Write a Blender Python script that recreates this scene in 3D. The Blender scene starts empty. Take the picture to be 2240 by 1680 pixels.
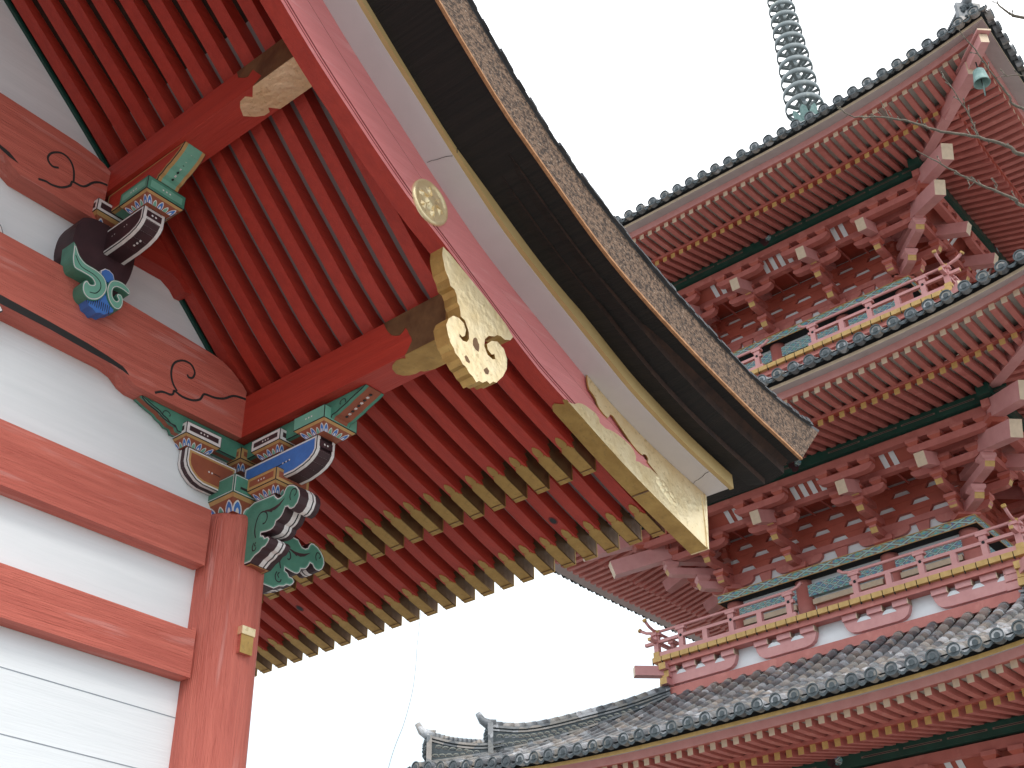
import bpy, math, random
from mathutils import Vector, Matrix
from mathutils.geometry import tessellate_polygon
random.seed(7)
R = math.radians
S = bpy.context.scene
col = S.collection

# ------------------------------------------------------------------ camera
CAM = Vector((3.7277, 4.9159, 1.6))
cd = bpy.data.cameras.new('camera'); cam = bpy.data.objects.new('camera', cd); col.objects.link(cam)
yaw, pit, rol = R(-140.9758), R(32.8367), R(-0.9980)
fw = Vector((math.cos(pit)*math.cos(yaw), math.cos(pit)*math.sin(yaw), math.sin(pit)))
rt = Vector((math.sin(yaw), -math.cos(yaw), 0)); up = rt.cross(fw)
r2 = rt*math.cos(rol)+up*math.sin(rol); u2 = -rt*math.sin(rol)+up*math.cos(rol)
M = Matrix((r2, u2, -fw)).transposed().to_4x4(); M.translation = CAM
cam.matrix_world = M
cd.sensor_width = 36; cd.lens = 44.183; cd.clip_end = 500; cd.clip_start = 0.05
S.camera = cam

# ------------------------------------------------------------------ sky and sun (bright overcast)
SUN_EL, SUN_AZ = R(52), R(62)          # azimuth of the light measured from +X towards +Y
W = bpy.data.worlds.new('World'); S.world = W; W.use_nodes = True
nt = W.node_tree; nt.nodes.clear()
out = nt.nodes.new('ShaderNodeOutputWorld'); bg = nt.nodes.new('ShaderNodeBackground')
sky = nt.nodes.new('ShaderNodeTexSky'); sky.sky_type = 'NISHITA'; sky.sun_disc = False
sky.sun_elevation = SUN_EL; sky.sun_rotation = math.pi/2-SUN_AZ
tc = nt.nodes.new('ShaderNodeTexCoord'); no = nt.nodes.new('ShaderNodeTexNoise')
no.inputs['Scale'].default_value = 1.6; no.inputs['Detail'].default_value = 4
rmp = nt.nodes.new('ShaderNodeValToRGB')
rmp.color_ramp.elements[0].position = .34; rmp.color_ramp.elements[0].color = (.92, .96, 1.0, 1)
rmp.color_ramp.elements[1].position = .62; rmp.color_ramp.elements[1].color = (1.0, 1.0, 1.0, 1)
sxyz = nt.nodes.new('ShaderNodeSeparateXYZ'); nt.links.new(tc.outputs['Generated'], sxyz.inputs[0])
elev = nt.nodes.new('ShaderNodeValToRGB'); ee = elev.color_ramp.elements      # cloud deck: paler and bluer low down, brightest overhead
ee[0].position = 0; ee[0].color = (.42, .50, .56, 1); ee[1].position = .62; ee[1].color = (1, 1, 1, 1)
for p_, c_ in ((.18, (.50, .58, .625, 1)), (.29, (.50, .56, .59, 1)), (.36, (.66, .70, .72, 1))):
    x_ = ee.new(p_); x_.color = c_
nt.links.new(sxyz.outputs[2], elev.inputs['Fac'])
cm_ = nt.nodes.new('ShaderNodeMix'); cm_.data_type = 'RGBA'; cm_.blend_type = 'MULTIPLY'; cm_.inputs[0].default_value = 1
sc_ = nt.nodes.new('ShaderNodeVectorMath'); sc_.operation = 'SCALE'; sc_.inputs['Scale'].default_value = 16.5
mx = nt.nodes.new('ShaderNodeMix'); mx.data_type = 'RGBA'; mx.inputs[0].default_value = .90
nt.links.new(tc.outputs['Generated'], no.inputs['Vector']); nt.links.new(no.outputs['Fac'], rmp.inputs['Fac'])
nt.links.new(sky.outputs[0], mx.inputs[6]); nt.links.new(rmp.outputs[0], cm_.inputs[6]); nt.links.new(elev.outputs[0], cm_.inputs[7]); nt.links.new(cm_.outputs[2], sc_.inputs[0]); nt.links.new(sc_.outputs[0], mx.inputs[7])
nt.links.new(mx.outputs[2], bg.inputs['Color']); bg.inputs['Strength'].default_value = .10
nt.links.new(bg.outputs[0], out.inputs['Surface'])
sd = bpy.data.lights.new('sun', 'SUN'); sd.energy = 1.45; sd.angle = R(24); sd.color = (1, .965, .91)
so = bpy.data.objects.new('sun', sd); col.objects.link(so)
sv = Vector((math.cos(SUN_EL)*math.cos(SUN_AZ), math.cos(SUN_EL)*math.sin(SUN_AZ), math.sin(SUN_EL)))
so.rotation_euler = sv.to_track_quat('Z', 'Y').to_euler()
S.view_settings.view_transform = 'Standard'; S.view_settings.look = 'None'
S.view_settings.exposure = 0.50; S.view_settings.gamma = 1

# ------------------------------------------------------------------ materials
MAT = {}
def mat(name, c1, c2=None, rough=.6, scale=(4, 4, 4), detail=5, bump=.0, spec=.5, metal=0, lo=.35, hi=.7,
        speck=None, speck_amt=.0, speck_scale=60, bscale=None, coat=0, svec=None, sfac=1.0):
    m = bpy.data.materials.new(name); m.use_nodes = True; t = m.node_tree; b = t.nodes['Principled BSDF']
    b.inputs['Roughness'].default_value = rough; b.inputs['Metallic'].default_value = metal
    b.inputs['Specular IOR Level'].default_value = spec
    if coat: b.inputs['Coat Weight'].default_value = coat; b.inputs['Coat Roughness'].default_value = .3
    c2 = c2 or tuple(x*.8 for x in c1)
    co = t.nodes.new('ShaderNodeTexCoord'); mp = t.nodes.new('ShaderNodeMapping')
    mp.inputs['Scale'].default_value = scale
    n = t.nodes.new('ShaderNodeTexNoise'); n.inputs['Detail'].default_value = detail; n.inputs['Scale'].default_value = 1
    n.inputs['Roughness'].default_value = .62
    r = t.nodes.new('ShaderNodeValToRGB'); r.color_ramp.elements[0].position = lo; r.color_ramp.elements[1].position = hi
    r.color_ramp.elements[0].color = (*c2, 1); r.color_ramp.elements[1].color = (*c1, 1)
    L = t.links.new
    L(co.outputs['Object'], mp.inputs['Vector']); L(mp.outputs[0], n.inputs['Vector']); L(n.outputs['Fac'], r.inputs['Fac'])
    last = r.outputs[0]
    if speck:
        n2 = t.nodes.new('ShaderNodeTexNoise'); n2.inputs['Scale'].default_value = speck_scale; n2.inputs['Detail'].default_value = 3
        mp2 = t.nodes.new('ShaderNodeMapping'); mp2.inputs['Scale'].default_value = svec or (1, 1, 1); L(co.outputs['Object'], mp2.inputs['Vector']); L(mp2.outputs[0], n2.inputs['Vector'])
        r2_ = t.nodes.new('ShaderNodeValToRGB'); r2_.color_ramp.elements[0].position = .60-speck_amt*.1; r2_.color_ramp.elements[1].position = .68
        L(n2.outputs['Fac'], r2_.inputs['Fac'])
        ml = t.nodes.new('ShaderNodeMath'); ml.operation = 'MULTIPLY'; ml.inputs[1].default_value = sfac; L(r2_.outputs[0], ml.inputs[0])
        mm = t.nodes.new('ShaderNodeMix'); mm.data_type = 'RGBA'; L(ml.outputs[0], mm.inputs[0]); L(last, mm.inputs[6]); mm.inputs[7].default_value = (*speck, 1)
        last = mm.outputs[2]
    L(last, b.inputs['Base Color'])
    if bump:
        n3 = t.nodes.new('ShaderNodeTexNoise'); n3.inputs['Detail'].default_value = 6; n3.inputs['Scale'].default_value = 1
        mp3 = t.nodes.new('ShaderNodeMapping'); mp3.inputs['Scale'].default_value = bscale or tuple(s*3 for s in scale)
        L(co.outputs['Object'], mp3.inputs['Vector']); L(mp3.outputs[0], n3.inputs['Vector'])
        bp = t.nodes.new('ShaderNodeBump'); bp.inputs['Strength'].default_value = bump; bp.inputs['Distance'].default_value = .01
        L(n3.outputs['Fac'], bp.inputs['Height']); L(bp.outputs[0], b.inputs['Normal'])
    MAT[name] = m
    return m
VX, VY, VZ = (1.2, 26, 26), (26, 1.2, 26), (26, 26, 1.2)
gx, gy, gz = (6, 150, 150), (150, 6, 150), (150, 150, 6)
# vermilion of the exterior and the ceiling, grain along each axis
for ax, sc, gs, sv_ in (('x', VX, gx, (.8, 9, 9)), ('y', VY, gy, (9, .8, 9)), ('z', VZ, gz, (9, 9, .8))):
    mat('verm_'+ax, (.68, .175, .125), (.52, .115, .082), .58, sc, bump=1.0, bscale=gs, speck=(.72, .31, .27), speck_scale=2.2, svec=sv_, sfac=.5, spec=.5)  # pale gloss of the sky painted into the base colour, plus weathered streaks
    mat('deep_'+ax, (.50, .046, .026), (.40, .033, .020), .5, sc, bump=.35, bscale=gs)  # same red with the shade under the roof put into its colour
mat('barge', (.74, .235, .235), (.66, .19, .19), .30, VX, bump=.5, bscale=gx, spec=1.0, coat=.35, speck=(.78, .36, .36), speck_scale=2.2, svec=(.8, 9, 9), sfac=.5)  # pink of the reflected sky is put into the board's base colour
mat('groove_red', (.22, .03, .03), rough=.7)
mat('whiteboard', (.86, .875, .89), (.79, .81, .825), .6, (1.0, 14, 14), bump=.15, bscale=(5, 90, 90))
mat('seam', (.33, .36, .40), rough=.8)
mat('soffit', (.30, .27, .27), (.25, .22, .22), .7, (3, 3, 3))
mat('soffit_white', (.68, .625, .63), (.62, .57, .575), .7, (2.5, 2.5, 2.5), bump=.08)
mat('yellow', (.58, .41, .19), (.50, .34, .14), .6, (3, 3, 3))
mat('gold', (.93, .77, .50), (.82, .63, .35), .36, (7, 7, 7), metal=.62, bump=.45, bscale=(28, 28, 28), speck=(.55, .40, .18), speck_scale=42, sfac=.55)
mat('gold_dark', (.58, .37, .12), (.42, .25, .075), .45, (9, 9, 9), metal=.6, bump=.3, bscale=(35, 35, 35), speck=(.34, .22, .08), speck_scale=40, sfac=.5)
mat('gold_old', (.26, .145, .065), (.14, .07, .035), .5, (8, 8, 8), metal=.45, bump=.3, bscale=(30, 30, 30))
mat('dark_recess', (.028, .025, .024), rough=.8)
mat('black', (.022, .022, .026), rough=.6)
mat('white', (.84, .80, .78), (.76, .70, .68), .6, (30, 30, 30))
mat('green', (.095, .30, .21), (.07, .235, .165), .55, (12, 12, 12), bump=.15, bscale=(60, 60, 60))
mat('green_lt', (.20, .47, .35), (.16, .40, .30), .55, (12, 12, 12))
mat('blue', (.07, .22, .62), (.055, .17, .50), .5, (14, 14, 14), bump=.12, bscale=(60, 60, 60))
mat('maroon', (.06, .021, .026), (.038, .015, .019), .6, (12, 12, 12))
mat('brown', (.36, .10, .045), (.29, .075, .038), .6, (12, 12, 12))
mat('ochre', (.58, .34, .13), (.48, .27, .10), .6, (14, 14, 14))
mat('cream', (.72, .58, .38), (.62, .48, .30), .6, (14, 14, 14))
# bark roof
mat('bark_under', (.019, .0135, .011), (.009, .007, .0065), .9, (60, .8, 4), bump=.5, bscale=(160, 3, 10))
mat('bark_lip', (.055, .024, .014), (.024, .011, .008), .9, (14, 14, 14), bump=.4)
mat('bark_orange', (.50, .26, .13), (.34, .16, .07), .9, (30, 30, 30), bump=.5)
mat('bark_cut', (.21, .13, .085), (.040, .025, .018), .95, (48, 48, 60), bump=1.0, bscale=(60, 60, 90), lo=.40, hi=.60, speck=(.33, .25, .19), speck_scale=60, sfac=.8)
mat('bark_top', (.10, .10, .105), (.05, .05, .055), .9, (8, 8, 8), bump=.5)
# pagoda; haze is mixed into the reds as a paler, greyer pink
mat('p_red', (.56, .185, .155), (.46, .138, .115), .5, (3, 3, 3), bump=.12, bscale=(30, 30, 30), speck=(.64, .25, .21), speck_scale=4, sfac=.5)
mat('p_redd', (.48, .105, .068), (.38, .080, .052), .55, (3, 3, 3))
mat('p_pink', (.67, .325, .31), (.59, .265, .255), .5, (4, 4, 4), bump=.1)
mat('p_cream', (.68, .52, .37), (.58, .44, .31), .6, (9, 9, 9))
mat('p_gold', (.66, .42, .15), (.52, .32, .10), .55, (9, 9, 9))
mat('p_board', (.58, .58, .51), (.50, .50, .44), .7, (4, 4, 4))
mat('p_greybd', (.50, .43, .42), (.42, .36, .35), .7, (3, 3, 3))
mat('p_white', (.80, .82, .84), (.74, .76, .78), .7, (3, 3, 3))
mat('p_green', (.012, .072, .052), (.009, .05, .037), .5, (4, 4, 4))
mat('p_dark', (.02, .02, .022), rough=.9)
mat('p_stripe', (.24, .16, .13), rough=.7)
mat('tile_end', (.095, .112, .12), (.06, .072, .08), .8, (12, 12, 12), bump=.3, spec=.25)
mat('bronze', (.225, .25, .255), (.14, .17, .18), .65, (6, 6, 6), speck=(.33, .36, .32), speck_scale=5)
mat('bell_green', (.30, .44, .41), (.18, .29, .275), .6, (14, 14, 14))
mat('bark_twig', (.21, .18, .14), (.11, .095, .075), .9, (40, 40, 40), bump=.4, speck=(.26, .25, .19), speck_scale=60)
mat('ground', (.30, .29, .27), (.23, .22, .205), .95, (2, 2, 2), bump=.3, bscale=(40, 40, 40))
mat('bounce_blocker', (.13, .125, .12), (.08, .078, .075), .8, (3, 3, 3), bump=.3, bscale=(30, 30, 30))
mat('stone', (.36, .35, .33), (.28, .27, .26), .9, (5, 5, 5), bump=.4)
mat('cable', (.10, .12, .12), rough=.6)

def tile_mat():
    m = bpy.data.materials.new('tile'); m.use_nodes = True; t = m.node_tree; b = t.nodes['Principled BSDF']; L = t.links.new
    co = t.nodes.new('ShaderNodeTexCoord'); v = t.nodes.new('ShaderNodeTexVoronoi'); v.inputs['Scale'].default_value = 4.2
    r = t.nodes.new('ShaderNodeValToRGB'); e = r.color_ramp.elements
    e[0].position = 0; e[0].color = (.11, .118, .13, 1); e[1].position = 1; e[1].color = (.52, .52, .54, 1)
    for p_, c_ in ((.3, (.20, .215, .235, 1)), (.55, (.25, .24, .225, 1)), (.72, (.36, .32, .29, 1)), (.86, (.26, .28, .31, 1))):
        x = e.new(p_); x.color = c_
    sp = t.nodes.new('ShaderNodeSeparateColor')
    L(co.outputs['Object'], v.inputs['Vector']); L(v.outputs['Color'], sp.inputs[0]); L(sp.outputs[0], r.inputs['Fac'])
    n = t.nodes.new('ShaderNodeTexNoise'); n.inputs['Scale'].default_value = 14; n.inputs['Detail'].default_value = 6
    L(co.outputs['Object'], n.inputs['Vector'])
    mm = t.nodes.new('ShaderNodeMix'); mm.data_type = 'RGBA'; mm.blend_type = 'MULTIPLY'; mm.inputs[0].default_value = .6
    r3 = t.nodes.new('ShaderNodeValToRGB'); r3.color_ramp.elements[0].position = .3; r3.color_ramp.elements[0].color = (.55, .56, .52, 1); r3.color_ramp.elements[1].position = .65
    L(n.outputs['Fac'], r3.inputs['Fac']); L(r.outputs[0], mm.inputs[6]); L(r3.outputs[0], mm.inputs[7]); L(mm.outputs[2], b.inputs['Base Color'])
    bp = t.nodes.new('ShaderNodeBump'); bp.inputs['Strength'].default_value = .3; bp.inputs['Distance'].default_value = .02
    L(n.outputs['Fac'], bp.inputs['Height']); L(bp.outputs[0], b.inputs['Normal']); b.inputs['Roughness'].default_value = .5
    MAT['tile'] = m
tile_mat()

def pattern_mat(name, diamond):
    # painted brocade: teal ground with lattice lines and small flowers
    m = bpy.data.materials.new(name); m.use_nodes = True; t = m.node_tree; b = t.nodes['Principled BSDF']; L = t.links.new
    N = t.nodes.new
    co = N('ShaderNodeTexCoord'); sx = N('ShaderNodeSeparateXYZ'); L(co.outputs['Object'], sx.inputs[0])
    def mt(op, a, b_=None, c=None):
        n = N('ShaderNodeMath'); n.operation = op
        for i, x in enumerate((a, b_, c)):
            if x is None: continue
            if isinstance(x, (int, float)): n.inputs[i].default_value = x
            else: L(x, n.inputs[i])
        return n.outputs[0]
    u = mt('MULTIPLY', mt('ADD', sx.outputs[0], sx.outputs[1]), .36 if diamond else .55); z = sx.outputs[2]
    k = 6.6 if diamond else 8.5
    a = mt('PINGPONG', mt('MULTIPLY', mt('ADD', u, z), k), .5); c = mt('PINGPONG', mt('MULTIPLY', mt('SUBTRACT', u, z), k), .5)
    line = mt('LESS_THAN', mt('MINIMUM', a, c), .07)
    line2 = mt('LESS_THAN', mt('ABSOLUTE', mt('SUBTRACT', mt('MINIMUM', a, c), .15)), .035)
    fl = mt('GREATER_THAN', mt('MINIMUM', a, c), .36)
    fl2 = mt('GREATER_THAN', mt('MINIMUM', a, c), .43)
    v = N('ShaderNodeTexVoronoi'); v.inputs['Scale'].default_value = 22; L(co.outputs['Object'], v.inputs['Vector'])
    r = N('ShaderNodeValToRGB'); r.color_ramp.interpolation = 'CONSTANT'; e = r.color_ramp.elements
    base = [(.0, (.20, .36, .34)), (.3, (.30, .34, .22)), (.5, (.16, .26, .42)), (.66, (.34, .46, .40)), (.80, (.44, .30, .18)), (.92, (.10, .22, .50))] if diamond else \
           [(.0, (.20, .34, .42)), (.3, (.15, .25, .44)), (.55, (.28, .44, .42)), (.75, (.17, .34, .33)), (.9, (.52, .46, .42))]
    for i, (p_, c_) in enumerate(base):
        x = e[i] if i < 2 else e.new(p_)
        x.position = p_; x.color = (*c_, 1)
    sp = N('ShaderNodeSeparateColor'); L(v.outputs['Color'], sp.inputs[0]); L(sp.outputs[0], r.inputs['Fac'])
    last = r.outputs[0]
    for fac, colr in ((line, (.36, .56, .52)), (line2, (.22, .10, .07)), (fl, (.14, .46, .26)), (fl2, (.10, .34, .70))):
        mm = N('ShaderNodeMix'); mm.data_type = 'RGBA'; L(fac, mm.inputs[0]); L(last, mm.inputs[6]); mm.inputs[7].default_value = (*colr, 1); last = mm.outputs[2]
    L(last, b.inputs['Base Color']); b.inputs['Roughness'].default_value = .6
    MAT[name] = m
pattern_mat('brocade', True); pattern_mat('brocade_small', False)

# ------------------------------------------------------------------ mesh helpers
def V3(p): return Vector(p)
class MB:
    """collects faces with materials; build() links them as one mesh object"""
    def __init__(s): s.v = []; s.f = []; s.m = []; s.names = []; s.T = None; s.sm = []
    def mi(s, name):
        if name not in s.names: s.names.append(name)
        return s.names.index(name)
    def face(s, pts, m, smooth=False):
        n = len(s.v)
        for p in pts: s.v.append(s.T @ Vector(p) if s.T else Vector(p))
        s.f.append(tuple(range(n, n+len(pts)))); s.m.append(s.mi(m)); s.sm.append(smooth)
    def box(s, x0, x1, y0, y1, z0, z1, m, mf=None):
        """mf: dict of face -> material ('+x','-x','+y','-y','+z','-z')"""
        mf = mf or {}
        P = [(x0,y0,z0),(x1,y0,z0),(x1,y1,z0),(x0,y1,z0),(x0,y0,z1),(x1,y0,z1),(x1,y1,z1),(x0,y1,z1)]
        for k, idx in (('-z',(0,3,2,1)),('+z',(4,5,6,7)),('-y',(0,1,5,4)),('+x',(1,2,6,5)),('+y',(2,3,7,6)),('-x',(3,0,4,7))):
            s.face([P[i] for i in idx], mf.get(k, m))
    def hexa(s, P, m, mf=None):
        mf = mf or {}
        for k, idx in (('-z',(0,3,2,1)),('+z',(4,5,6,7)),('-y',(0,1,5,4)),('+x',(1,2,6,5)),('+y',(2,3,7,6)),('-x',(3,0,4,7))):
            s.face([P[i] for i in idx], mf.get(k, m))
    def poly(s, pts3, m):
        """flat, possibly concave polygon"""
        pts3 = [Vector(p) for p in pts3]
        for tri in tessellate_polygon([pts3]): s.face([pts3[i] for i in tri], m)
    def prism(s, outline, to3, a, b, m, mfront=None, mback=None, mside=None):
        """outline 2D -> to3(u,v,w); extruded in w from a to b (b = front)"""
        F = [Vector(to3(u, v, b)) for u, v in outline]; B = [Vector(to3(u, v, a)) for u, v in outline]
        s.poly(F, mfront or m); s.poly(B, mback or m)
        n = len(outline)
        for i in range(n):
            j = (i+1) % n; s.face([B[i], B[j], F[j], F[i]], (mside or m) if not callable(mside) else mside(i))
    def tube(s, path, r, m, n=8, cap=True, r1=None):
        path = [Vector(p) for p in path]; rings = []
        for i, p in enumerate(path):
            d = (path[min(i+1, len(path)-1)]-path[max(i-1, 0)]).normalized()
            a = d.cross(Vector((0, 0, 1)));
            if a.length < .05: a = d.cross(Vector((1, 0, 0)))
            a.normalize(); b = d.cross(a)
            rr = r if r1 is None else r+(r1-r)*i/(len(path)-1)
            rings.append([p+a*math.cos(2*math.pi*k/n)*rr+b*math.sin(2*math.pi*k/n)*rr for k in range(n)])
        for i in range(len(rings)-1):
            for k in range(n):
                l = (k+1) % n; s.face([rings[i][k], rings[i][l], rings[i+1][l], rings[i+1][k]], m, True)
        if cap: s.face(rings[0][::-1], m); s.face(rings[-1], m)
    def ribbon(s, pts, w, m, to3, off, closed=False, inset=0.):
        """thin painted line: pts 2D on a plane, to3(u,v,off)"""
        P = [Vector((a, b)) for a, b in pts]; n = len(P)
        N = []
        for i in range(n):
            a = P[(i-1) % n] if (closed or i > 0) else P[i]; b = P[(i+1) % n] if (closed or i < n-1) else P[i]
            d = (b-a); d = d.normalized() if d.length > 1e-9 else Vector((1, 0)); N.append(Vector((-d.y, d.x)))
        A = [P[i]+N[i]*(inset) for i in range(n)]; B = [P[i]+N[i]*(inset+w) for i in range(n)]
        for i in range(n if closed else n-1):
            j = (i+1) % n
            s.face([to3(A[i].x, A[i].y, off), to3(A[j].x, A[j].y, off), to3(B[j].x, B[j].y, off), to3(B[i].x, B[i].y, off)], m)
    def build(s, name, parent=None, loc=None):
        me = bpy.data.meshes.new(name); idx = {}; vv = []; ff = []; keep = []
        def key(p): return (round(p.x, 5), round(p.y, 5), round(p.z, 5))
        for fi, f in enumerate(s.f):
            g = []
            for i in f:
                k = key(s.v[i])
                if k not in idx: idx[k] = len(vv); vv.append(tuple(s.v[i]))
                if not g or (idx[k] != g[-1]): g.append(idx[k])
            if len(g) > 1 and g[0] == g[-1]: g.pop()
            if len(set(g)) >= 3 and len(set(g)) == len(g): ff.append(g); keep.append(fi)
        me.from_pydata(vv, [], ff)
        for n_ in s.names: me.materials.append(MAT[n_])
        for pi, fi in enumerate(keep):
            me.polygons[pi].material_index = s.m[fi]; me.polygons[pi].use_smooth = s.sm[fi]
        o = bpy.data.objects.new(name, me); col.objects.link(o)
        if parent: o.parent = parent
        if loc: o.location = loc
        return o
def copy(o, parent, loc=None, rz=None, kids=True):
    c = o.copy(); col.objects.link(c); c.parent = parent
    if loc is not None: c.location = loc
    if rz is not None: c.rotation_euler = (0, 0, rz)
    if kids:
        for ch in list(o.children): copy(ch, c)
    return c
def tag(o, label=None, cat=None, group=None, kind=None):
    for k, v in (('label', label), ('category', cat), ('group', group), ('kind', kind)):
        if v: o[k] = v
    return o
def empty(name, loc, rz=0):
    o = bpy.data.objects.new(name, None); col.objects.link(o); o.location = loc; o.rotation_euler = (0, 0, rz); o.empty_display_size = .3
    return o
def lerp_curve(pts):
    pts = sorted(pts)
    def f(x):
        if x <= pts[0][0]:
            (a, b), (c, d) = pts[0], pts[1]
        elif x >= pts[-1][0]:
            (a, b), (c, d) = pts[-2], pts[-1]
        else:
            i = max(i for i in range(len(pts)-1) if pts[i][0] <= x)
            # Catmull-Rom like
            p0 = pts[max(i-1, 0)]; p1 = pts[i]; p2 = pts[i+1]; p3 = pts[min(i+2, len(pts)-1)]
            h = p2[0]-p1[0]; t = (x-p1[0])/h
            m1 = (p2[1]-p0[1])/(p2[0]-p0[0])*h; m2 = (p3[1]-p1[1])/(p3[0]-p1[0])*h
            return (2*t**3-3*t**2+1)*p1[1]+(t**3-2*t**2+t)*m1+(-2*t**3+3*t**2)*p2[1]+(t**3-t**2)*m2
        return b+(d-b)*(x-a)/(c-a)
    return f
def smooth_path(pts, n=4):
    P = [Vector(p) for p in pts]; o = []
    for i in range(len(P)-1):
        p0, p1, p2, p3 = P[max(i-1, 0)], P[i], P[i+1], P[min(i+2, len(P)-1)]
        for k in range(n):
            t = k/n
            o.append(.5*((2*p1)+(-p0+p2)*t+(2*p0-5*p1+4*p2-p3)*t*t+(-p0+3*p1-3*p2+p3)*t**3))
    o.append(P[-1]); return [tuple(v) for v in o]
YF = lambda x, z, w: (x, w, z)     # outline in (x,z), depth along y
XF = lambda y, z, w: (w, y, z)     # outline in (y,z), depth along x

# ------------------------------------------------------------------ ground
g = MB()
g.face([(-260, -260, 0), (260, -260, 0), (260, 260, 0), (-260, 260, 0)], 'ground')
tag(g.build('ground'), kind='structure')
g = MB(); g.box(-2.6, 8.6, -6.2, 3.2, .0, .12, 'bounce_blocker'); tag(g.build('bounce_blocker'), kind='structure')  # unseen dark slab added to cut ground bounce and darken the gate ceiling

# ================================================================== GATE
gate = tag(empty('temple_gate', (0, -1.3, 0)), 'vermilion temple gate with white board gable wall, gold fittings and thick bark roof', 'gate')
G = gate; GY = 1.3
def gb(mb, name, lab=None):
    mb.T = Matrix.Translation((0, 0, 0))
    o = mb.build(name, G); o.location = (0, GY, 0)
    if lab: o['label'] = lab
    return o
XR = 3.0            # ridge line of the gate roof
YB = -4.2           # far end of the gate roof

# --- curves of the sweeping gable
zL = lerp_curve([(-1.95, 4.63), (-1.24, 4.815), (-.70, 5.0), (-.42, 5.10), (.23, 5.44), (.48, 5.56), (.70, 5.69), (.88, 5.81), (1.12, 5.975), (1.38, 6.18), (2.2, 6.87), (3.0, 7.62)])
zU = lerp_curve([(-2.0, 4.985), (-1.57, 5.055), (-1.10, 5.17), (-.80, 5.285), (-.06, 5.60), (.36, 5.86), (.59, 6.02), (.88, 6.22), (1.14, 6.42), (2.2, 7.27), (3.0, 7.98)])
zO = lerp_curve([(-2.28, 5.164), (-2.07, 5.19), (-1.73, 5.23), (-1.0, 5.36), (-.39, 5.527), (.214, 5.82), (.42, 5.93), (.87, 6.26), (2.0, 7.15), (3.0, 8.0)])
zT = lerp_curve([(-2.6, 5.50), (-2.3, 5.478), (-1.89, 5.488), (-1.54, 5.54), (-1.22, 5.60), (-.91, 5.665), (-.48, 5.80), (-.15, 5.93), (.12, 6.065), (.52, 6.345), (.657, 6.455), (2.0, 7.5), (3.0, 8.36)])
zR = lerp_curve([(-1.13, 4.85), (-.55, 5.04), (.04, 5.30), (.55, 5.755), (1.08, 6.27), (1.9, 6.99), (3.0, 7.93)])   # underside of base rafters
zF = lerp_curve([(-1.775, 4.72), (-1.4, 4.835), (-.9, 5.02)])                                                       # underside of flying rafters
def xs(a, b, n): return [a+(b-a)*i/n for i in range(n+1)]

# --- white gable wall, boards with seams, both gable sides
w = MB()
top = [(x, zR(x)+.02) for x in xs(.0, XR, 12)]
mir = [(2*XR-x, z) for x, z in reversed(top[:-1])]
w.prism([(0.0, 0.35)] + top + mir + [(6.0, .35)], YF, -.06, 0.0, 'whiteboard')
for z in (4.60, 4.88, 3.513, 3.241, 2.97, 2.70, 2.43, 2.16, 1.89, 1.62, 1.35, 1.08, .81, .54):
    if z > 4: continue
    w.box(.1, 5.9, 0.0, .0016, z-.0022, z+.0022, 'seam')
gb(w, 'gable_wall')
w = MB()
w.prism([(0.0, 0.35)] + top + mir + [(6.0, .35)], YF, -2.66, -2.6, 'whiteboard'); gb(w, 'gable_wall')
for x0 in (-.03, 5.97):
    w = MB(); w.box(x0, x0+.06, -2.6, -.06, .35, 4.9, 'whiteboard'); gb(w, 'side_wall')
# --- columns
def column(cx, cy):
    c = MB(); n = 48; ox = .03 if cx < 3 else -.03; cx += ox
    prof = [(.35, .198), (3.2, .197), (4.2, .193), (4.53, .188), (4.568, .180), (4.583, .166)]
    for (za, ra), (zb, rb) in zip(prof, prof[1:]):
        for k in range(n):
            a, b = 2*math.pi*k/n, 2*math.pi*(k+1)/n
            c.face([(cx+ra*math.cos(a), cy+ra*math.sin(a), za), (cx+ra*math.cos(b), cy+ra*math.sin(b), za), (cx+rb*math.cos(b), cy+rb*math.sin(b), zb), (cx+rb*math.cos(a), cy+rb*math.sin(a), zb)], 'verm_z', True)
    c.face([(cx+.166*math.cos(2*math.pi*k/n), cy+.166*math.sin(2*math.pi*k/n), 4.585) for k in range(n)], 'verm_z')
    c.box(cx-.26, cx+.26, cy-.26, cy+.26, 0, .35, 'stone')
    return gb(c, 'column')
for cx in (0, 6):
    for cy in (0, -2.6): column(cx, cy)
# --- straight tie beams
for z0, z1, xe in ((4.265, 4.572, .236), (3.685, 3.917, .262)):
    for yy in (0, -2.6):
        b = MB(); s_ = 1 if yy == 0 else -1
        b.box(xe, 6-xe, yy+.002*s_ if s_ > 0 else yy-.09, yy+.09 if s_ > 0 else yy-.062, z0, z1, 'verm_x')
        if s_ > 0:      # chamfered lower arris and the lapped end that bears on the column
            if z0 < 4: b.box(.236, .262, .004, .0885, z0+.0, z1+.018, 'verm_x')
        gb(b, 'tie_beam')
# --- gilded beam end standing out of the column
nz = MB()
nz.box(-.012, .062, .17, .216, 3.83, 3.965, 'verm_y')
nz.box(-.013, .063, .216, .2195, 3.83, 3.925, 'gold_dark'); nz.box(-.016, .066, .17, .225, 3.925, 3.966, 'gold')
gb(nz, 'beam_end', 'small gilded beam end standing out of the corner column')

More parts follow.
